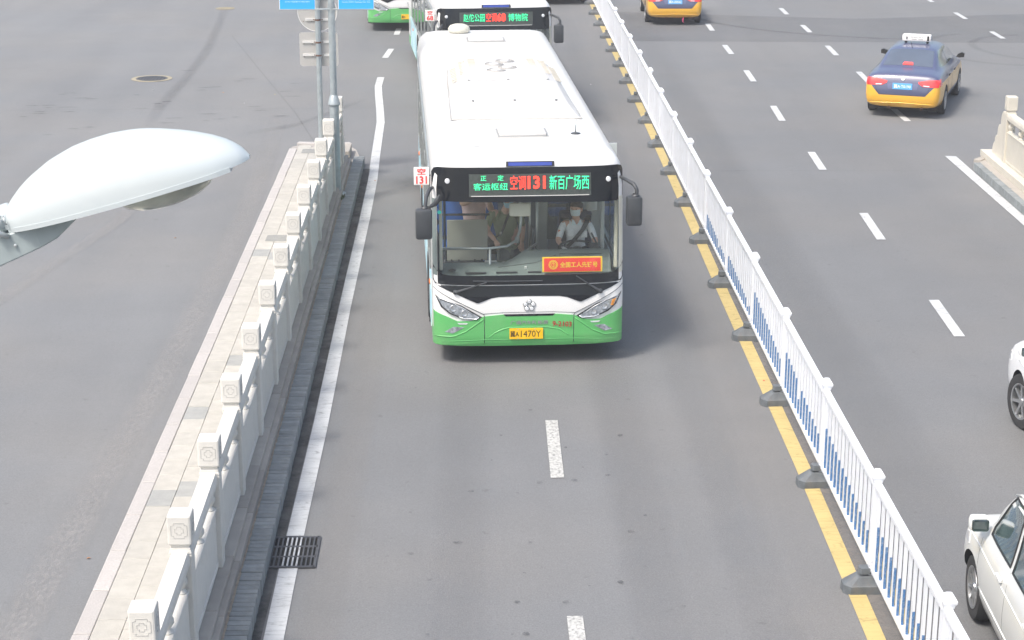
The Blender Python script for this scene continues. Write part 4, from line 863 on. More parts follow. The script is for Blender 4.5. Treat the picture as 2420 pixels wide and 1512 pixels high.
# ---- interior of the front bus
def in_bus(p, a=R(2.6), o=(.69, 23.03)): return (o[0] + p[0] * math.cos(a) - p[1] * math.sin(a), o[1] + p[0] * math.sin(a) + p[1] * math.cos(a), p[2])
d = MB()
def top(x): return 1.23 if x < -.25 else (1.23 + .17 * min(1, (x + .25) / .25) if x < 0 else 1.40)
xs = [-1.13 + .0942 * k for k in range(25)]
d.loft([[(x, .21 + .12 * abs(x) ** 4, .55), (x, .21 + .12 * abs(x) ** 4, 1.17), (x, .30 + .12 * abs(x) ** 4, 1.205), (x, .50, 1.21 + (top(x) - 1.23) * .4), (x, .66, top(x) - .02), (x, .74, top(x)), (x, .80 if x > -.2 else .60, top(x) - .04), (x, .80 if x > -.2 else .60, .55)] for x in xs])
dash_ = d.build('dashboard', M['dash'], B1, smooth=50)
q = MB(); q.bbox((-.02, .40, 1.232), (.03, .05, .05), .006); q.tube([(-.02, .40, 1.20), (-.02, .33, 1.14)], .01, 6); q.build('phone_clip', M['alu'], dash_)
q = MB(); q.tube([(.45, .60, 1.37), (1.02, .60, 1.365), (1.02, .45, 1.31), (.45, .45, 1.315), (.45, .60, 1.37)], .004, 5); q.tube([(-.38, .47, 1.23), (.12, .47, 1.29), (.40, .56, 1.365)], .004, 5); q.build('panel_joint', M['black'], dash_)
for x0, x1 in ((-.83, -.55), (-.42, -.14), (.0, .18)): MB().bbox(((x0 + x1) / 2, .28 + .01, 1.21), (x1 - x0, .05, .012), .004).build('air_vent', M['black'], dash_)
MB().lathe([(.05, 0), (.05, .012), (.035, .014), (.03, .004), (0, .004)], 16, TR((-1.0, .42, 1.212))).build('air_vent', M['black'], dash_)
# steering wheel
T = TR((.72, .92, 1.375), rx=R(8)); q = MB(); n = 28
q.loft([[((.235 + .016 * math.cos(b_)) * math.cos(2 * math.pi * k / n), (.235 + .016 * math.cos(b_)) * math.sin(2 * math.pi * k / n), .016 * math.sin(b_)) for b_ in [2 * math.pi * j / 8 for j in range(8)]] for k in range(n + 1)], True, False, T)
for a_ in (20, 160, 270): q.tube([(0, 0, -.03), (.23 * math.cos(R(a_)), .23 * math.sin(R(a_)), 0)], .014, 6, T)
q.lathe([(0, .0), (.06, -.005), (.07, -.03), (.04, -.05), (.035, -.35)], 14, T); q.build('steering_wheel', M['black'], B1, smooth=True)
# driver's seat
q = MB(); q.bbox((.76, 1.62, 1.42), (.46, .12, .62), .05, TR((0, 0, 0))); q.bbox((.76, 1.66, 1.76), (.24, .08, .14), .04); q.bbox((.76, 1.42, 1.03), (.48, .46, .12), .04); q.box((.76, 1.45, .72), (.3, .3, .56)); q.build('driver_seat', M['seat_navy'], B1, smooth=40)
# cab frame, poles, partition
q = MB()
for x, y in ((.20, 1.30), (.12, 1.55)): q.tube([(x, y, .42), (x, y, 2.55)], .018, 8)
q.tube([(.20, 1.30, 1.34), (-.05, 1.0, 1.25)], .016, 8); q.tube([(.20, 1.30, 2.2), (.9, 1.75, 2.2)], .016, 8); q.build('cab_pole', M['steel'], B1, smooth=True)
q = MB(); q.box((.15, 1.45, 1.0), (.02, .34, 1.1)); q.build('cab_door', M['intdark'], B1)
q = MB(); q.box((.32, 1.82, 1.85), (.12, .03, 1.5)); q.box((1.02, 1.95, 1.7), (.36, .03, 1.6)); q.box((.92, 1.95, 2.35), (.9, .03, .5)); q.build('cab_bulkhead', M['interior'], B1)
MB().box((.62, 1.88, 1.75), (.5, .008, 1.0)).build('cab_pane', M['clear'], B1)
q = MB(); q.tube([(-1.14, .70, 1.44), (-.48, .70, 1.435), (-.25, .74, 1.45), (-.12, .84, 1.50), (-.06, .95, 1.60), (-.04, 1.0, 1.75), (-.03, 1.0, 2.5)], .019, 10); q.tube([(-.48, .70, .5), (-.48, .70, 1.44)], .02, 8); q.lathe([(.03, -.04), (.035, 0), (.03, .04)], 12, TR((-.10, .88, 1.50))); q.build('handrail', M['steel'], B1, smooth=True)
q = MB(); q.bbox((-.76, 1.30, 1.40), (.56, .025, .58), .01); pt = q.build('partition_board', M['board'], B1)
q = MB(); q.tube([(-1.10, 1.28, 1.10), (-.46, 1.28, 1.085)], .016, 8); q.tube([(-1.15, 1.32, 1.76), (-.45, 1.32, 1.755)], .016, 8); 
for x in (-.98, -.88, -.66, -.56): q.box((x, 1.275, 1.105), (.022, .02, .06))
q.tube([(-1.07, 1.31, .42), (-1.07, 1.31, 2.5)], .018, 8); q.build('partition_rail', M['black'], B1)
q = MB(); q.bbox((-.26, 1.0, .90), (.34, .28, .50), .01); q.build('fare_box', M['dash'], B1)
q = MB(); q.box((-.26, 1.0, 1.255), (.24, .20, .20)); q.build('fare_box_lid', M['clear'], B1)
q = MB(); q.bbox((-.46, .92, 1.18), (.16, .05, .05), .006); q.bbox((-.20, .88, 1.17), (.22, .02, .05), .005); q.build('fare_box_rim', M['alu'], B1)
q = MB(); q.bbox((-.095, .42, 2.03), (.285, .05, .185), .03); mi = q.build('interior_mirror', M['cream'], B1, smooth=40)
MB().tube([(-.095, .42, 2.10), (-.095, .45, 2.25)], .014, 8).build('mirror_stalk', M['alu'], mi)
for s, x in ((-1, -1.145), (1, 1.19)):
    q = MB(); q.bbox((x, .46, 1.76), (.045, .06, 1.1), .01); q.build('pillar_lining', M['cream'], B1)
q = MB(); q.bbox((1.10, 1.25, 1.72), (.05, .06, .98), .01); q.bbox((.98, 1.5, 1.95), (.16, .04, .42), .03); q.build('cab_frame', M['interior'], B1)
q = MB(); q.bbox((.95, .92, 1.39), (.14, .1, .07), .01); q.tube([(1.09, .62, 1.34), (1.0, .85, 1.41), (.92, 1.0, 1.55)], .012, 6); q.build('console', M['black'], B1)
for rx, ry in ((-.9, 2.75), (-.9, 3.7), (-.9, 4.6), (.85, 4.7), (-.45, 2.75), (-.45, 4.6)):
    q = MB(); q.bbox((rx, ry + .18, 1.38), (.42, .06, .66), .04); q.bbox((rx, ry - .05, .98), (.42, .44, .06), .03); q.box((rx, ry, .68), (.1, .1, .56)); q.build('passenger_seat', M['seat_blue'], B1, smooth=40)
q = MB(); q.bbox((-.80, 2.95, 1.50), (.10, .05, .62), .03); q.build('grab_panel', M['cream'], B1)
for x, y in ((-.55, 2.6), (.45, 2.7), (-.55, 4.2), (.45, 4.3)):
    q = MB(); q.tube([(x, y, .42), (x, y, 2.58)], .018, 8); q.build('grab_pole', M['yellow_ink'] if y > 4 else M['steel'], B1, smooth=True)
# red honour board leaning in the windscreen
sg = MB(); sg.bbox((0, 0, 0), (.80, .012, .205), .003); so_ = sg.build('honour_board', M['yellow_ink'], B1, loc=(.588, .225, 1.322), rot=(R(-9), 0, 0))
MB().box((0, -.0075, -.004), (.755, .003, .178)).build('board_field', M['red_sign'], so_)
text('board_text', '全国工人先锋号', M['yellow_ink'], so_, (.085, -.0105, -.004), .075, .50, bold=.015)
e = MB()
for r0, r1 in ((.055, .062), (.040, .050), (.022, .028)): e.lathe([(r0, 0), (r1, 0), (r1, .003), (r0, .003)], 24, TR((-.255, -.009, -.002), rx=R(90)))
e.box((-.255, -.0105, -.002), (.008, .003, .09)); e.build('emblem', M['yellow_ink'], so_)
MB().lathe([(0, .002), (.026, .002), (.026, 0)], 16, TR(mp_ := (-1.165, fdep(-1.165, 2.05) - .006, 2.05), rx=R(90))).build('round_sticker', P('teal_sticker', (.05, .50, .42), .5), B1)

W_ = lambda d_: {k: in_bus(v) for k, v in d_.items()}
drv = person('bus driver in white uniform shirt and pale mask at the steering wheel', W_(dict(
    pelvis=(.75, 1.44, 1.16), chest=(.75, 1.40, 1.49), neck=(.75, 1.375, 1.665), head=(.745, 1.33, 1.815), ls=(.575, 1.37, 1.605), le=(.49, 1.27, 1.38), lw=(.535, 1.02, 1.355),
    rs=(.925, 1.37, 1.60), re=(1.01, 1.24, 1.37), rw=(.965, 1.01, 1.365), lh=(.66, 1.40, 1.13), lk=(.63, .98, 1.10), la=(.64, .85, .68), lt=(.64, .72, .62), rh=(.84, 1.40, 1.13), rk=(.88, .98, 1.10), ra=(.87, .85, .68), rt=(.87, .72, .62))),
    M['shirt_white'], M['navy'], M['hair'], M['mask_white'], face=R(-24), sleeve=.52, glove=True, fat=1.0)
def drv_part(nm, fn, m): 
    b = MB(); fn(b); o = b.build(nm, m, drv, smooth=35); pv = Vector(in_bus((.75, 1.44, 1.16)))
    o.data.transform(Matrix.Translation(-pv) @ Matrix.Translation((.69, 23.03, 0)) @ Matrix.Rotation(R(2.6), 4, 'Z')); return o
drv_part('seat_belt', lambda b: b.loft([[(x - wd, y, z), (x + wd, y, z), (x + wd, y + .012, z + .003), (x - wd, y + .012, z + .003)] for x, y, z, wd in ((.925, 1.42, 1.70, .034), (.885, 1.27, 1.63, .034), (.83, 1.235, 1.54, .032), (.74, 1.225, 1.43, .032), (.64, 1.25, 1.31, .032), (.58, 1.30, 1.22, .03))]), M['black'])
for s, x in ((-1, .595), (1, .905)):
    drv_part('epaulette', lambda b: b.bbox((x, 1.335, 1.672), (.10, .075, .014), .006, None), M['ink'])
drv_part('collar', lambda b: (b.add([(.71, 1.285, 1.665), (.745, 1.262, 1.60), (.68, 1.265, 1.595), (.685, 1.30, 1.67)], [(0, 1, 2, 3)]), b.add([(.79, 1.285, 1.665), (.755, 1.262, 1.60), (.82, 1.265, 1.595), (.815, 1.30, 1.67)], [(0, 1, 2, 3)])), M['mask_white'])
drv_part('shoulder_badge', lambda b: b.bbox((.513, 1.292, 1.50), (.035, .02, .055), .006), M['orange'])
drv_part('shirt_pocket', lambda b: b.bbox((.665, 1.252, 1.49), (.085, .008, .09), .003), M['shirt_white'])
drv_part('shirt_pocket', lambda b: b.bbox((.85, 1.252, 1.47), (.085, .008, .09), .003), M['shirt_white'])

pas = person('passenger in an olive shirt and blue mask leaning over the fare box', W_(dict(
    pelvis=(-.12, 1.95, 1.14), chest=(-.22, 1.72, 1.56), neck=(-.20, 1.60, 1.77), head=(-.17, 1.54, 1.905), ls=(-.40, 1.66, 1.70), le=(-.485, 1.50, 1.49), lw=(-.37, 1.36, 1.37),
    rs=(-.02, 1.70, 1.69), re=(.04, 1.78, 1.45), rw=(.02, 1.66, 1.26), lh=(-.20, 1.96, 1.08), lk=(-.20, 1.93, .72), la=(-.20, 1.98, .50), lt=(-.20, 1.86, .46), rh=(-.04, 1.96, 1.08), rk=(-.04, 1.92, .72), ra=(-.04, 1.98, .50), rt=(-.04, 1.86, .46))),
    M['shirt_olive'], M['jeans'], M['hair'], M['mask_blue'], face=R(-20), sleeve=.5, fat=1.12, tilt=R(14))
pk = person('passenger in a pink top standing behind the grey partition board of the bus', W_(dict(
    pelvis=(-.62, 2.28, 1.270), chest=(-.61, 2.24, 1.670), neck=(-.61, 2.21, 1.870), head=(-.60, 2.17, 2.020), ls=(-.77, 2.22, 1.810), le=(-.80, 2.05, 1.730), lw=(-.60, 1.98, 1.830),
    rs=(-.45, 2.22, 1.800), re=(-.38, 2.10, 1.620), rw=(-.42, 1.95, 1.790), lh=(-.69, 2.29, 1.210), lk=(-.69, 2.26, 0.910), la=(-.69, 2.30, 0.670), lt=(-.69, 2.18, 0.630), rh=(-.55, 2.29, 1.210), rk=(-.55, 2.26, 0.910), ra=(-.55, 2.30, 0.670), rt=(-.55, 2.18, 0.630))),
    M['shirt_pink'], M['jeans'], M['hair'], None, face=R(25), sleeve=.5, fat=1.1)
bg_ = empty('shoulder_bag', in_bus((-.47, 1.47, 1.30)), R(2.6)); tag(bg_, 'black leather shoulder bag slung from the passenger in the olive shirt', 'bag')
b = MB(); b.loft([[(-.12, -.05, -.12), (.12, -.05, -.14), (.12, .05, -.14), (-.12, .05, -.12)], [(-.14, -.06, -.03), (.15, -.06, -.03), (.15, .06, -.03), (-.14, .06, -.03)], [(-.11, -.04, .09), (.12, -.04, .07), (.12, .04, .07), (-.11, .04, .09)], [(-.08, -.015, .11), (.10, -.015, .09), (.10, .015, .09), (-.08, .015, .11)]]); b.build('pouch', M['leather'], bg_, smooth=True)
b = MB(); b.loft([[(x - .018, y, z), (x + .018, y, z), (x + .018, y + .006, z), (x - .018, y + .006, z)] for x, y, z in ((.09, -.02, .08), (.19, .03, .13), (.24, .08, .24), (.28, .06, .36), (.33, .05, .44), (.37, .12, .47))]); b.build('strap', M['leather'], bg_)
MB().bbox((.185, .015, .14), (.03, .015, .05), .005).build('buckle', M['chrome'], bg_)

# ------------------------------------------------------------------ cars  (local +y = forward)
def car_body(stations, wheels, rw, arch, mat, root, sub=1, width=1.75):
    """stations: (y, w, bottom, belt, top, g1, g2); lofted cross sections, wheel arches cut out"""
    def sec(y, w_, bo, be, tp, g1, g2):
        h = [(0, bo), (w_ * .78, bo), (w_ * .955, bo + .06), (w_ * 1.0, bo + (be - bo) * .38), (w_ * .995, bo + (be - bo) * .72), (w_ * .955, be), (g1, be + min(.03, (tp - be) * .3)), (g1 + (g2 - g1) * .75, be + (tp - be) * .66), (g2, tp - (tp - be) * .12 - .01), (g2 * .72, tp - .008), (0, tp)]
        return [(x, y, z) for x, z in h] + [(-x, y, z) for x, z in h[-2:0:-1]]
    # refine along y with Catmull-Rom
    st = []
    for i in range(len(stations) - 1):
        p = [stations[max(i - 1, 0)], stations[i], stations[i + 1], stations[min(i + 2, len(stations) - 1)]]
        for k in range(3):
            t = k / 3; r = []
            for c in range(7):
                a, b_, c_, d_ = (q[c] for q in p)
                v = .5 * ((2 * b_) + (-a + c_) * t + (2 * a - 5 * b_ + 4 * c_ - d_) * t * t + (-a + 3 * b_ - 3 * c_ + d_) * t ** 3)
                lo, hi = min(b_, c_), max(b_, c_); r.append(max(lo, min(hi, v)))
            st.append(r)
    st.append(stations[-1])
    b = MB(); b.loft([sec(*s) for s in st]); me = b.mesh('body', [mat, M['under']])
    o = link('body', me, root)
    s = o.modifiers.new('s', 'SUBSURF'); s.levels = sub; s.render_levels = sub
    cut = MB()
    for yw in wheels:
        for sx in (-1, 1): cut.lathe([(0, 0), (arch, 0), (arch, .34), (0, .34)], 32, TR((sx * (width / 2 + .06), yw, rw * 1.0), ry=-sx * R(90)))
    co = cut.build('cutter', M['under'], root)
    bm = bmesh.new(); bm.from_mesh(co.data); bmesh.ops.remove_doubles(bm, verts=bm.verts, dist=1e-5); bmesh.ops.recalc_face_normals(bm, faces=bm.faces); bm.to_mesh(co.data); bm.free()
    for p in co.data.polygons: p.material_index = 0
    m = o.modifiers.new('b', 'BOOLEAN'); m.operation = 'DIFFERENCE'; m.object = co; m.solver = 'EXACT'; m.material_mode = 'TRANSFER'
    bpy.context.view_layer.update(); dg = bpy.context.evaluated_depsgraph_get(); oe = o.evaluated_get(dg); nm = bpy.data.meshes.new_from_object(oe)
    o.modifiers.clear(); o.data = nm; nm.name = 'body'; bpy.data.objects.remove(co)
    bm = bmesh.new(); bm.from_mesh(nm); bv = BVHTree.FromBMesh(bm)
    for f in bm.faces: f.smooth = True
    for e in bm.edges: e.smooth = not (len(e.link_faces) == 2 and e.calc_face_angle(0) > R(38))
    bm.to_mesh(nm); bm.free()
    return o, bv
def proj(bv, axis, sgn):
    """maps polygon coords on the body: axis 'x' -> (y, z) from side sgn; 'y' -> (x, z) from end sgn; 'z' -> (x, y) from above"""
    def f(a, c, off):
        if axis == 'x': o, d = Vector((sgn * 3, a, c)), Vector((-sgn, 0, 0))
        elif axis == 'y': o, d = Vector((a, sgn * 5, c)), Vector((0, -sgn, 0))
        else: o, d = Vector((a, c, 4)), Vector((0, 0, -1))
        h, n, i, dist = bv.ray_cast(o, d)
        if h is None: h = o + d * (3 - .8 if axis == 'x' else 5 - 2.2); n = -d
        return tuple(h + n * off - n * .002)
    return f
def wheel(root, x, y, r, s, spokes=10, wd=.19, steer=0):
    T = TR((x, y, r), rz=steer) @ TR(ry=s * R(90))
    wv = MB(); wv.lathe([(r * .60, -wd * .9), (r * .96, -wd * .85), (r, -wd * .7), (r, -.03), (r * .965, 0), (r * .80, .008), (r * .66, .0)], 36, T); wo = wv.build('wheel', M['rubber'], root, smooth=40)
    rv = MB(); rv.lathe([(r * .67, -.01), (r * .66, .006), (r * .61, .0), (r * .60, -.10), (r * .2, -.11)], 36, T)
    rv.lathe([(0, .0), (r * .14, -.005), (r * .17, -.03), (r * .17, -.08)], 20, T)
    for k in range(spokes):
        a = 2 * math.pi * k / spokes; c, sn = math.cos(a), math.sin(a); c2, s2 = math.cos(a + .5), math.sin(a + .5)
        q = r * .05
        rv.loft([[(r1 * c - q * w_ * sn, r1 * sn + q * w_ * c, z1), (r1 * c + q * w_ * sn, r1 * sn - q * w_ * c, z1), (r1 * c + q * w_ * sn, r1 * sn - q * w_ * c, z1 - .03), (r1 * c - q * w_ * sn, r1 * sn + q * w_ * c, z1 - .03)] for r1, w_, z1 in ((r * .12, 1.3, -.018), (r * .62, .9, -.008))], T=T)
    rv.build('rim', M['rim'], wo, smooth=40)
    MB().lathe([(0, -.12), (r * .5, -.12), (r * .5, -.09), (0, -.09)], 20, T).build('brake_disc', M['under'], wo)
    return wo
SEDAN = [(-2.30, .60, .46, .60, .63, .40, .30), (-2.27, .74, .34, .74, .77, .55, .45), (-2.20, .82, .26, .90, .935, .64, .55), (-2.10, .845, .23, .955, 1.01, .68, .60), (-1.80, .865, .20, .97, 1.055, .70, .62), (-1.62, .87, .18, .975, 1.09, .71, .62),
         (-1.25, .872, .18, .98, 1.27, .735, .595), (-.90, .875, .18, .975, 1.41, .745, .565), (-.5, .875, .18, .965, 1.455, .75, .56), (.0, .875, .18, .955, 1.465, .75, .56), (.40, .875, .18, .95, 1.44, .75, .56), (.75, .875, .18, .945, 1.31, .745, .60),
         (1.10, .872, .18, .94, 1.12, .735, .64), (1.30, .87, .18, .925, 1.02, .72, .62), (1.75, .86, .19, .86, .955, .69, .60), (2.05, .83, .21, .77, .86, .64, .55), (2.22, .76, .26, .66, .72, .55, .45), (2.30, .60, .36, .56, .60, .40, .30)]
def taxi(loc, rz, label, plate, sign=True, ribbon_=False):
    root = empty('taxi', loc, rz); tag(root, label, 'taxi')
    o, bv = car_body(SEDAN, (-1.32, 1.36), .315, .365, M['taxi'], root)
    for s in (-1, 1):
        px = proj(bv, 'x', s)
        w1 = panel('rear_window', [(-1.32, 1.06), (-.30, 1.03), (-.30, 1.37), (-.80, 1.355), (-1.05, 1.26)], px, M['car_glass'], root, .006, 14, 8)
        w2 = panel('front_window', [(-.22, 1.03), (.95, 1.02), (.72, 1.18), (.35, 1.35), (-.22, 1.375)], px, M['car_glass'], root, .006, 14, 8)
        for yy, zz in ((-.95, .86), (.02, .85)): MB().bbox((s * .885, yy, zz), (.03, .20, .03), .008).build('door_handle', M['ink'], root)
        sm = MB()
        for pts in ([(-.26, 1.0), (-.26, .25)], [(.95, .98), (1.0, .6), (.92, .25)], [(-1.15, .95), (-.92, .55), (-.85, .25)]):
            sm.tube([px(a[0] + (c[0] - a[0]) * i / 6, a[1] + (c[1] - a[1]) * i / 6, .001) for a, c in zip(pts[:-1], pts[1:]) for i in range(7)], .004, 5)
        sm.build('door_seam', M['ink'], root)
        m = MB(); m.loft([[(s * x, .92 + .05 * q, z) for x, z in ((.80, 1.00), (.88, .985), (.985, 1.0), (.99, 1.085), (.93, 1.11), (.84, 1.07))] for q in (-1, 1)]); m.build('wing_mirror', M['ink'], root, smooth=40)
        for yw in (-1.32, 1.36): wheel(root, s * .865, yw, .315, s)
        # tail lamps wrap from rear face to flank
        py = proj(bv, 'y', -1); L_ = [(s * .34, .845), (s * .36, .80), (s * .46, .745), (s * .80, .735), (s * .815, .90), (s * .60, .895)]
        t = panel('tail_lamp', L_ if s < 0 else L_[::-1], py, M['tail_red'], root, .012, 12, 6)
        L_ = [(s * .47, .757), (s * .60, .748), (s * .60, .768), (s * .46, .774)]; panel('reversing_lens', L_, py, M['lamp_white'], t, .018, 4, 3)
        L_ = [(-2.17, .745), (-1.95, .77), (-1.99, .89), (-2.13, .885)]; panel('side_lens', L_, px, M['tail_red'], t, .008, 6, 4)
        MB().box((s * .66, -1.74 - .2, .24), (.2, .012, .18)).build('mud_flap', M['ink'], root)
    pz = proj(bv, 'z', 1)
    panel('rear_windscreen', [(-.56, -1.58), (.56, -1.58), (.50, -.93), (-.50, -.93)], pz, M['car_glass_dark'], root, .006, 14, 10)
    panel('windscreen', [(-.62, 1.18), (-.54, .50), (.54, .50), (.62, 1.18)], pz, M['car_glass'], root, .006, 12, 8)
    panel('brake_light', [(-.12, -1.56), (.12, -1.56), (.10, -1.48), (-.10, -1.48)], pz, M['stop_red'], root, .03, 3, 2)
    py = proj(bv, 'y', -1)
    ls = MB()
    for pts in ([(-.60, .72), (-.57, .60), (-.48, .545), (.48, .545), (.57, .60), (.60, .72)],): ls.tube([py(a[0] + (c[0] - a[0]) * i / 6, a[1] + (c[1] - a[1]) * i / 6, .001) for a, c in zip(pts[:-1], pts[1:]) for i in range(7)], .005, 5)
    ls.build('boot_seam', M['ink'], root)
    cr = MB(); cr.tube([py(-.78 + 1.56 * i / 20, .36 - .02 * abs(i - 10) / 10, .004) for i in range(21)], .012, 6); cr.build('bumper_crease', M['taxi'], root, smooth=True)
    rec = panel('plate_recess', [(-.32, .67), (.32, .67), (.35, .80), (-.35, .80)], py, P('lid_blue', (.10, .115, .21), .35, coat=.6) if 'lid' not in M else M['lid'], root, .004, 8, 3)
    p = MB().bbox((0, 0, 0), (.44, .012, .14), .004).build('number_plate', M['plate_blue'], root, loc=Vector(py(0, .735, .012)), rot=(R(-6), 0, 0))
    text('plate_text', plate, M['white_ink'], p, (0, -.008, 0), .085, .38, bold=.012)
    c = Vector(py(0, .90, .004)); MB().lathe([(.028, .0), (.040, .004), (.045, .008), (.032, .012), (0, .008)], 20, TR(c, rx=R(60))).build('badge', M['chrome'], root, smooth=40)
    MB().lathe([(0, .01), (.02, .006), (.02, 0)], 10, TR(py(-.18, .93, .002), rx=R(60))).build('sticker', M['white_ink'], root)
    for x in (.45, -.28): MB().lathe([(.028, 0), (.028, .10), (.022, .10), (.022, 0)], 14, TR((x, -2.18, .24), rx=R(90))).build('exhaust_pipe', M['rust'], root)
    MB().box((0, 0, .23), (1.3, 4.0, .08)).build('underbody', M['under'], root)
    MB().tube([(0, -1.0, 1.43), (0, -1.30, 1.62)], .006, 5).build('aerial', M['ink'], root)
    if sign:
        q = MB(); q.bbox((0, -.28, 1.575), (.66, .20, .155), .03); so2 = q.build('roof_sign', M['white_plate'], root, smooth=40)
        text('sign_text', '冀城出租车', M['grey_text'], so2, (.02, -.385, 1.60), .035, .30); [MB().box((.02 + q, -.3855, 1.55), (.11, .003, .016)).build('faded_print', M['sign_back'], so2) for q in (-.07, .08)]
        MB().box((.27, -.385, 1.575), (.045, .004, .11)).build('sign_stripe', M['ink'], so2); MB().box((-.22, -.385, 1.575), (.03, .004, .06), TR((0, 0, 0))).build('sign_emblem', M['navy'], so2)
        for s in (-1, 1): MB().box((s * .25, -.28, 1.495), (.05, .10, .07)).build('sign_foot', M['ink'], so2)
    if ribbon_:
        MB().tube([(.28, -2.2, .26), (.26, -2.23, .19), (.25, -2.21, .14), (.29, -2.22, .08)], [.012, .02, .016, .01], 6).build('ribbon', M['pink_ribbon'], root, smooth=True)
    return root
taxi((10.47, 42.88, 0), R(-21), 'blue and yellow taxi with a white roof sign driving away at the right', '冀A·T0190')
taxi((6.25, 58.75, 0), R(-2), 'blue and yellow taxi at the top edge with a pink ribbon under its bumper', '冀A·Z0562', ribbon_=True)

VAN = [(-1.75, .60, .45, .80, .86, .50, .45), (-1.72, .70, .32, .95, 1.30, .66, .55), (-1.62, .755, .25, 1.02, 1.60, .70, .60), (-1.3, .765, .21, 1.02, 1.67, .70, .60), (-.6, .765, .20, 1.01, 1.69, .70, .60), (.1, .765, .20, 1.0, 1.68, .70, .60), (.45, .765, .20, .985, 1.60, .70, .60),
       (.75, .765, .20, .965, 1.35, .70, .61), (.98, .76, .21, .955, 1.06, .69, .60), (1.25, .768, .22, .94, 1.0, .68, .59), (1.46, .765, .25, .88, .94, .65, .55), (1.60, .73, .30, .76, .82, .56, .46), (1.67, .60, .38, .60, .66, .42, .34)]
def small_car(loc, rz, label, st, mat, wh, rw, width, steer=0, kind='van'):
    root = empty('small_car', loc, rz); tag(root, label, 'car')
    o, bv = car_body(st, wh, rw, rw + .05, mat, root, width=width)
    top_ = max(s[4] for s in st)
    for s in (-1, 1):
        px = proj(bv, 'x', s)
        if kind == 'van':
            A = [(-.02, 1.05), (.74, 1.03), (.74, 1.10), (.40, 1.52), (-.02, 1.55)]; Bq = [(-.92, 1.05), (-.12, 1.04), (-.12, 1.55), (-.92, 1.55)]; Cq = [(-1.5, 1.08), (-1.02, 1.06), (-1.02, 1.54), (-1.45, 1.50)]
        else:
            A = [(-.10, 1.08), (1.0, 1.05), (.8, 1.20), (.40, 1.46), (-.10, 1.50)]; Bq = [(-1.1, 1.10), (-.20, 1.08), (-.20, 1.50), (-1.0, 1.46)]; Cq = None
        for nm, pl_ in (('front_window', A), ('rear_window', Bq), ('quarter_window', Cq)):
            if pl_:
                wo = panel(nm, pl_, px, M['car_glass'], root, .004, 12, 8)
                cx = sum(p[0] for p in pl_) / len(pl_); cz = sum(p[1] for p in pl_) / len(pl_)
                q = MB(); loop = pl_ + pl_[:1]; q.tube([px(a[0] + (c[0] - a[0]) * i / 5, a[1] + (c[1] - a[1]) * i / 5, .006) for a, c in zip(loop[:-1], loop[1:]) for i in range(5)] + [px(*pl_[0], .006)], .009, 5); q.build('seal', M['seal'], wo)
        q = MB()
        for pts in ([(-.07, 1.02), (-.07, .26)], [(.93, .98), (.96, .6), (.80, .26)], [(-1.02, 1.02), (-1.0, .62)]):
            q.tube([px(a[0] + (c[0] - a[0]) * i / 6, a[1] + (c[1] - a[1]) * i / 6, .0) for a, c in zip(pts[:-1], pts[1:]) for i in range(7)], .0035, 5)
        q.build('door_seam', M['seal'], root)
        q = MB(); q.tube([px(-1.55 + 3.0 * i / 20, .82, .0) for i in range(21)], .010, 6); q.tube([px(-.75 + 1.6 * i / 14, .46, .0) for i in range(15)], .012, 6); q.build('side_crease', mat, root, smooth=True)
        for yy in (-.02 + .16, -.85): MB().bbox((s * (width / 2 + .0), yy, .88), (.03, .16, .035), .008).build('door_handle', mat, root)
        q = MB(); q.bbox((s * (width / 2 + .03), .86 if kind == 'van' else 1.0, 1.09), (.18, .12, .15), .04); mo2 = q.build('wing_mirror', mat, root, smooth=40)
        MB().bbox((s * (width / 2 + .03), .797 if kind == 'van' else .935, 1.09), (.15, .012, .11), .02).build('mirror_glass', M['car_glass'], mo2)
        q = MB(); q.tube([(s * (width / 2 - .02), .98, 1.03), (s * (width / 2 + .06), .95, 1.05)], .03, 8); q.build('mirror_arm', mat, mo2)
        for yw in wh: wheel(root, s * (width / 2 - .035), yw, rw, s, 10 if kind == 'van' else 7, steer=steer if yw > 0 else 0)
        py = proj(bv, 'y', 1); panel('headlight', [(s * .38, .62), (s * .66, .64), (s * .68, .78), (s * .40, .76)], py, M['lens'], root, .008, 8, 5)
        panel('indicator', [(st[-3][0] - .16, .70), (st[-3][0] - .02, .70), (st[-3][0] - .02, .78), (st[-3][0] - .14, .80)], px, M['lamp_white'], root, .010, 4, 3)
        py = proj(bv, 'y', -1); panel('tail_lamp', [(s * .50, .75), (s * .64, .75), (s * .64, 1.05), (s * .52, 1.05)], py, M['tail_red'], root, .008, 5, 6)
    pz = proj(bv, 'z', 1)
    if kind == 'van': panel('windscreen', [(-.60, 1.0), (-.53, .50), (.53, .50), (.60, 1.0)], pz, M['car_glass'], root, .005, 12, 8)
    else: panel('windscreen', [(-.62, 1.20), (-.54, .55), (.54, .55), (.62, 1.20)], pz, M['car_glass'], root, .005, 12, 8)
    q = MB(); 
    for s in (-1, 1): q.tube([pz(s * .56, -1.4 + 1.9 * i / 10, .02) for i in range(11)], .014, 6)
    q.build('roof_rail', mat if kind == 'van' else M['seal'], root, smooth=True)
    MB().box((0, 0, rw * .8), (width * .8, st[-1][0] * 2 * .85, .08)).build('underbody', M['under'], root)
    return root
small_car((5.27, 14.21, 0), R(-3.0), 'old small white van driving away beyond the fence, cut off by the lower right corner', VAN, M['car_white'], (-1.15, 1.18), .305, 1.53)
HATCH = [(s[0] * .97, s[1] * 1.02, s[2], s[3] + .10, s[4] + (.16 if s[4] > 1.0 else .13), s[5], s[6]) for s in SEDAN]
HATCH[0] = (-2.23, .6, .46, .8, .85, .4, .3)
HATCH = [(a, b_, c, d_, max(e_, 1.50) if -1.9 < a < -.5 else e_, f_, g_) for a, b_, c, d_, e_, f_, g_ in HATCH]
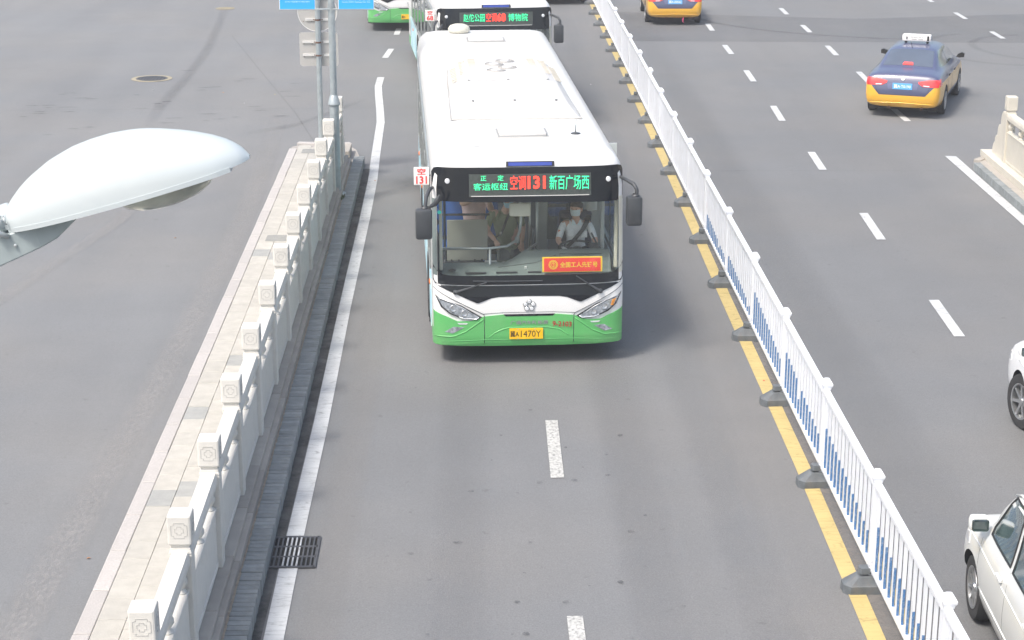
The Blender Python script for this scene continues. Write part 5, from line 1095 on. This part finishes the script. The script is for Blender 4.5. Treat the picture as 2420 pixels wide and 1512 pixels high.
small_car((7.33, 19.15, 0), R(-1.5), 'bright white car further ahead, only its front corner showing at the right edge', HATCH, M['car_white2'], (-1.30, 1.33), .335, 1.78, steer=R(12), kind='hatch')
# dark car far ahead of the second bus
b = empty('dark_car', (2.85, 64.0, 0), R(2)); tag(b, 'dark car behind the second bus at the very top edge, only its underside showing', 'car')
o, bv = car_body(SEDAN, (-1.32, 1.36), .315, .365, M['car_black'], b)
for s in (-1, 1):
    px = proj(bv, 'x', s); panel('side_window', [(-1.25, 1.06), (.95, 1.02), (.35, 1.35), (-.85, 1.35)], px, M['car_glass'], b, .006, 14, 8)
    for yw in (-1.32, 1.36): wheel(b, s * .865, yw, .315, s)
    panel('headlight', [(s * .38, .60), (s * .66, .62), (s * .66, .72), (s * .40, .70)], proj(bv, 'y', 1), M['lens'], b, .008, 8, 5)
pz = proj(bv, 'z', 1); panel('windscreen', [(-.62, 1.18), (-.54, .50), (.54, .50), (.62, 1.18)], pz, M['car_glass'], b, .006, 12, 8)
b.rotation_euler = (0, 0, R(182))

# ------------------------------------------------------------------ banner pole and sign pole
p = empty('banner_pole', (-2.555, 32.59, .17)); tag(p, 'thick galvanised pole carrying two blue banners, standing at the brick kerb', 'pole')
b = MB(); b.lathe([(.085, 0), (.085, 1.62), (.105, 1.64), (.112, 1.66), (.075, 1.80), (.062, 1.82), (.060, 6.3), (0, 6.3)], 28); b.build('shaft', M['galv'], p, smooth=30)
b = MB(); b.lathe([(.17, 0), (.17, .02), (0, .02)], 24)
for k in range(4): b.lathe([(0, .05), (.015, .05), (.015, .02)], 6, TR((.13 * math.cos(k * 1.57 + .7), .13 * math.sin(k * 1.57 + .7), 0)))
b.build('base_plate', M['galv'], p)
for z in (3.36, 5.0):
    b = MB(); b.tube([(-.92, -.05, z), (.76, -.05, z)], .015, 8); b.lathe([(.07, -.04), (.07, .04), (.062, .04), (.062, -.04)], 20, TR((0, 0, z)))
    for q in (-.11, -.06, .04, .09): b.lathe([(0, .01), (.012, .008), (.012, 0)], 6, TR((q, -.065, z), rx=R(90)))
    b.build('banner_arm', M['galv'], p)
for x0, x1, nm in ((-.905, -.285, 'l'), (.135, .755, 'r')):
    bn = MB().bbox(((x0 + x1) / 2, -.05, 4.18), (x1 - x0, .025, 1.66), .006).build('banner', M['banner_blue'], p)
    fr = MB(); fr.tube([(x0, -.05, 3.35), (x0, -.05, 5.01)], .010, 6); fr.tube([(x1, -.05, 3.35), (x1, -.05, 5.01)], .010, 6); fr.build('banner_frame', M['alu'], bn)
    xc = (x0 + x1) / 2
    if nm == 'l':
        for t_, z, h, wd in (('指导单位 河北省商务厅 石家庄市人民政府', 3.545, .030, .40), ('主办单位 中国国际数字经济博览会组委会', 3.495, .024, .44)): text('banner_text', t_, M['banner_ink'], bn, (xc, -.064, z), h, wd)
    else:
        text('banner_text', '2021年9月6日-8日  中国  河北  正定', M['banner_ink'], bn, (xc - .0, -.064, 3.535), .036, .50); text('banner_text', 'September 6-8 2021  Shijiazhuang  Hebei  China', M['banner_ink'], bn, (xc, -.064, 3.485), .028, .50)
p = empty('sign_pole', (-3.01, 35.0, .15)); tag(p, 'thinner steel pole showing the grey backs of one round and one square sign', 'sign')
MB().lathe([(.052, 0), (.052, 4.2), (0, 4.2)], 20).build('shaft', M['galv'], p, smooth=30)
b = MB(); b.lathe([(0, -.006), (.375, -.006), (.375, .006), (0, .006)], 48, TR((-.01, .075, 3.02), rx=R(90))); rs = b.build('round_sign', M['sign_back'], p)
b = MB(); b.tube([(-.01 + .375 * math.cos(2 * math.pi * k / 48), .07, 3.02 + .375 * math.sin(2 * math.pi * k / 48)) for k in range(49)], .007, 6, cap=False); b.build('rim', M['alu'], rs, smooth=True)
b = MB(); pts = []
for cx, cz, a0 in ((.335, .275, 0), (-.335, .275, 90), (-.335, -.275, 180), (.335, -.275, 270)):
    for k in range(6): a = R(a0 + 18 * k); pts.append((cx * .94 + .055 * math.cos(a), cz + .05 * math.sin(a)))
b.prism(pts, -.006, .006, TR((0, .075, 2.30), rx=R(90))); ss = b.build('square_sign', M['sign_back'], p); 
for par, zs_, L_ in ((rs, (2.86, 3.26), .46), (ss, (2.43, 2.18), .60)):
    for z in zs_:
        b = MB(); b.box((-.01, .055, z), (L_, .022, .014)); b.box((-.01, .055, z + .028), (L_, .022, .014)); b.box((-.01, .064, z + .014), (L_, .006, .03)); b.build('bracket_rail', M['alu'], par)
        b = MB()
        for q in (-.08, .08): b.lathe([(0, .012), (.012, .010), (.012, 0)], 6, TR((q, .042, z + .014), rx=R(90)))
        for q in (-.28, -.12, .22): b.lathe([(0, .012), (.008, .010), (.008, 0)], 6, TR((q, .068, z - .025), rx=R(90)))
        b.lathe([(.053, -.015), (.057, -.015), (.057, .015), (.053, .015)], 16, TR((0, 0, z + .014))); b.build('clamp', M['rust'], par)

M['weed'] = P('weed_green', (.07, .10, .035), .8, var=.3)
b = MB()
for k in range(46):
    a = random.uniform(0, 6.3); r_ = random.uniform(.01, .07); h = random.uniform(.04, .11); x, y = r_ * math.cos(a), r_ * 2 * math.sin(a)
    b.add([(x - .006, y, 0), (x + .006, y, 0), (x + .03 * math.cos(a), y + .03 * math.sin(a), h)], [(0, 1, 2)])
tag(b.build('weeds', M['weed'], None, loc=(-2.455, 32.2, .17)), kind='stuff')
b = MB()
for k in range(26):
    x, y, s_ = random.uniform(-.05, .05), random.uniform(-6, 9), random.uniform(.01, .028); b.bbox((x, y, s_ / 2), (s_ * 1.4, s_, s_), s_ * .2)
tag(b.build('rubble', M['plinth'], None, loc=(-2.40, 22, .19), rot=(0, 0, R(.46))), kind='stuff')

# ------------------------------------------------------------------ street lamp close to the bridge
LP = (-1.575, 6.0, 6.125); sl = empty('street_lamp', (-3.0, 6.4, .15)); tag(sl, 'pale blue grey street lamp head on its arm, close in front at the left', 'street lamp')
Tl = TR((LP[0] + 3.0, LP[1] - 6.4, LP[2] - .15), ry=-R(15.8))     # local x = along the head, towards its tip
S_ = .852
ups = [(0, .055, .05), (.04, .100, .078), (.10, .145, .105), (.148, .172, .122), (.24, .212, .142), (.34, .238, .155), (.42, .246, .160), (.505, .247, .163), (.60, .236, .162), (.672, .218, .156), (.76, .186, .146), (.815, .163, .136), (.88, .130, .118), (.93, .098, .095), (.965, .066, .072), (.99, .034, .045), (1.0, .004, .006)]
def zf(u): return itp(u, [a[0] for a in ups], [a[1] for a in ups])
def yf_(u): return itp(u, [a[0] for a in ups], [a[2] for a in ups])
b = MB(); rings = []
N = 40
for i in range(N + 1):
    u = 1.0 * (1 - math.cos(math.pi * i / N)) / 2
    def sm(f): return (f(max(0, u - .01)) + f(u) * 2 + f(min(1., u + .01))) / 4
    hz, hy = sm(zf) * S_ * .985, sm(yf_)
    rings.append([(u * S_, hy * math.cos(a), max(hz, .004) * math.sin(a) ** .9 if math.sin(a) > 0 else 0) for a in [math.pi * k / 24 for k in range(25)]])
b.loft(rings, False, False, Tl); b.loft([[(p_[0], p_[1] * .97, p_[2] * .97) for p_ in r] for r in rings], False, False, Tl)
b.build('lamp_hood', M['lamp_hood'], sl, smooth=True)
b = MB(); rr = []
for i in range(N + 1):
    u = .01 + .92 * (1 - math.cos(math.pi * i / N)) / 2; rr.append([(u * S_, s * (yf_(u) + .002), z) for s, z in ((-1, -.012), (-1, .004), (1, .004), (1, -.012))])
b.loft(rr, True, True, Tl); b.build('lamp_tray', M['lamp_grey'] if False else M['lamp_hood'], sl)
b = MB(); b.loft([[(S_ * (.47 + .0 * 0) + (q * .175 * math.cos(a)) + S_ * .17, q * .115 * math.sin(a), -.012 - d_) for a in [2 * math.pi * k / 32 for k in range(32)]] for q, d_ in ((1.0, 0), (.97, .012), (.86, .034), (.66, .052), (.40, .063), (.12, .068), (.01, .068))], True, True, Tl)
b.build('lamp_bowl', M['lamp_bowl'], sl, smooth=True)
b = MB(); b.loft([[(x, y, z) for y, z in ((-w_, 0), (-w_ * .9, -h), (w_ * .9, -h), (w_, 0))] for x, w_, h in ((-.30, .07, .105), (-.06, .075, .10), (.10, .078, .075), (.16, .074, .06), (.25, .07, .012))], True, True, Tl @ TR((0, 0, -.012))); b.build('gear_housing', M['lamp_grey'], sl, bevel=.004)
b = MB(); b.loft([[(x, w_ * math.cos(a), .03 + h * math.sin(a)) for a in [2 * math.pi * k / 16 for k in range(16)]] for x, w_, h in ((-.35, .045, .04), (-.05, .05, .045), (.015, .055, .05), (.03, .03, .03))], True, True, Tl); b.build('spigot', M['lamp_hood'], sl, smooth=True)
b = MB(); b.tube([(.0, -.065, .055), (-.018, -.085, .03), (-.016, -.088, -.0), (.012, -.08, -.02)], [.008, .013, .013, .008], 8, Tl); b.tube([(.012, -.07, .05), (.016, -.082, .03), (.014, -.07, .02)], .003, 6, Tl); b.build('latch', M['steel'], sl, smooth=True)
b = MB(); b.lathe([(0, .006), (.006, .004), (.006, 0)], 10, Tl @ TR((.02, -.075, -.055), rx=R(90))); b.build('bolt', M['steel'], sl)
e0 = Tl @ Vector((-.30, 0, .02))
b = MB(); b.tube([e0, e0 + Vector((-.45, .12, -.14)), (-.4 + .25, .25, 5.1), (0, 0, 4.6), (0, 0, 0)], [.035, .038, .045, .06, .10], 16); b.build('arm', M['lamp_hood'], sl, smooth=True)

# ------------------------------------------------------------------ pale summer air
hz = bpy.data.materials.new('haze'); hz.use_nodes = True; t = hz.node_tree
for n in list(t.nodes): t.nodes.remove(n)
o_ = t.nodes.new('ShaderNodeOutputMaterial'); v_ = t.nodes.new('ShaderNodeVolumePrincipled'); v_.inputs['Color'].default_value = (.93, .95, 1, 1); v_.inputs['Density'].default_value = .0014
t.links.new(v_.outputs[0], o_.inputs['Volume'])
b = MB(); b.box((0, 350, 3.8), (820, 1120, 9.6)); ho_ = b.build('haze', hz); ho_['kind'] = 'stuff'
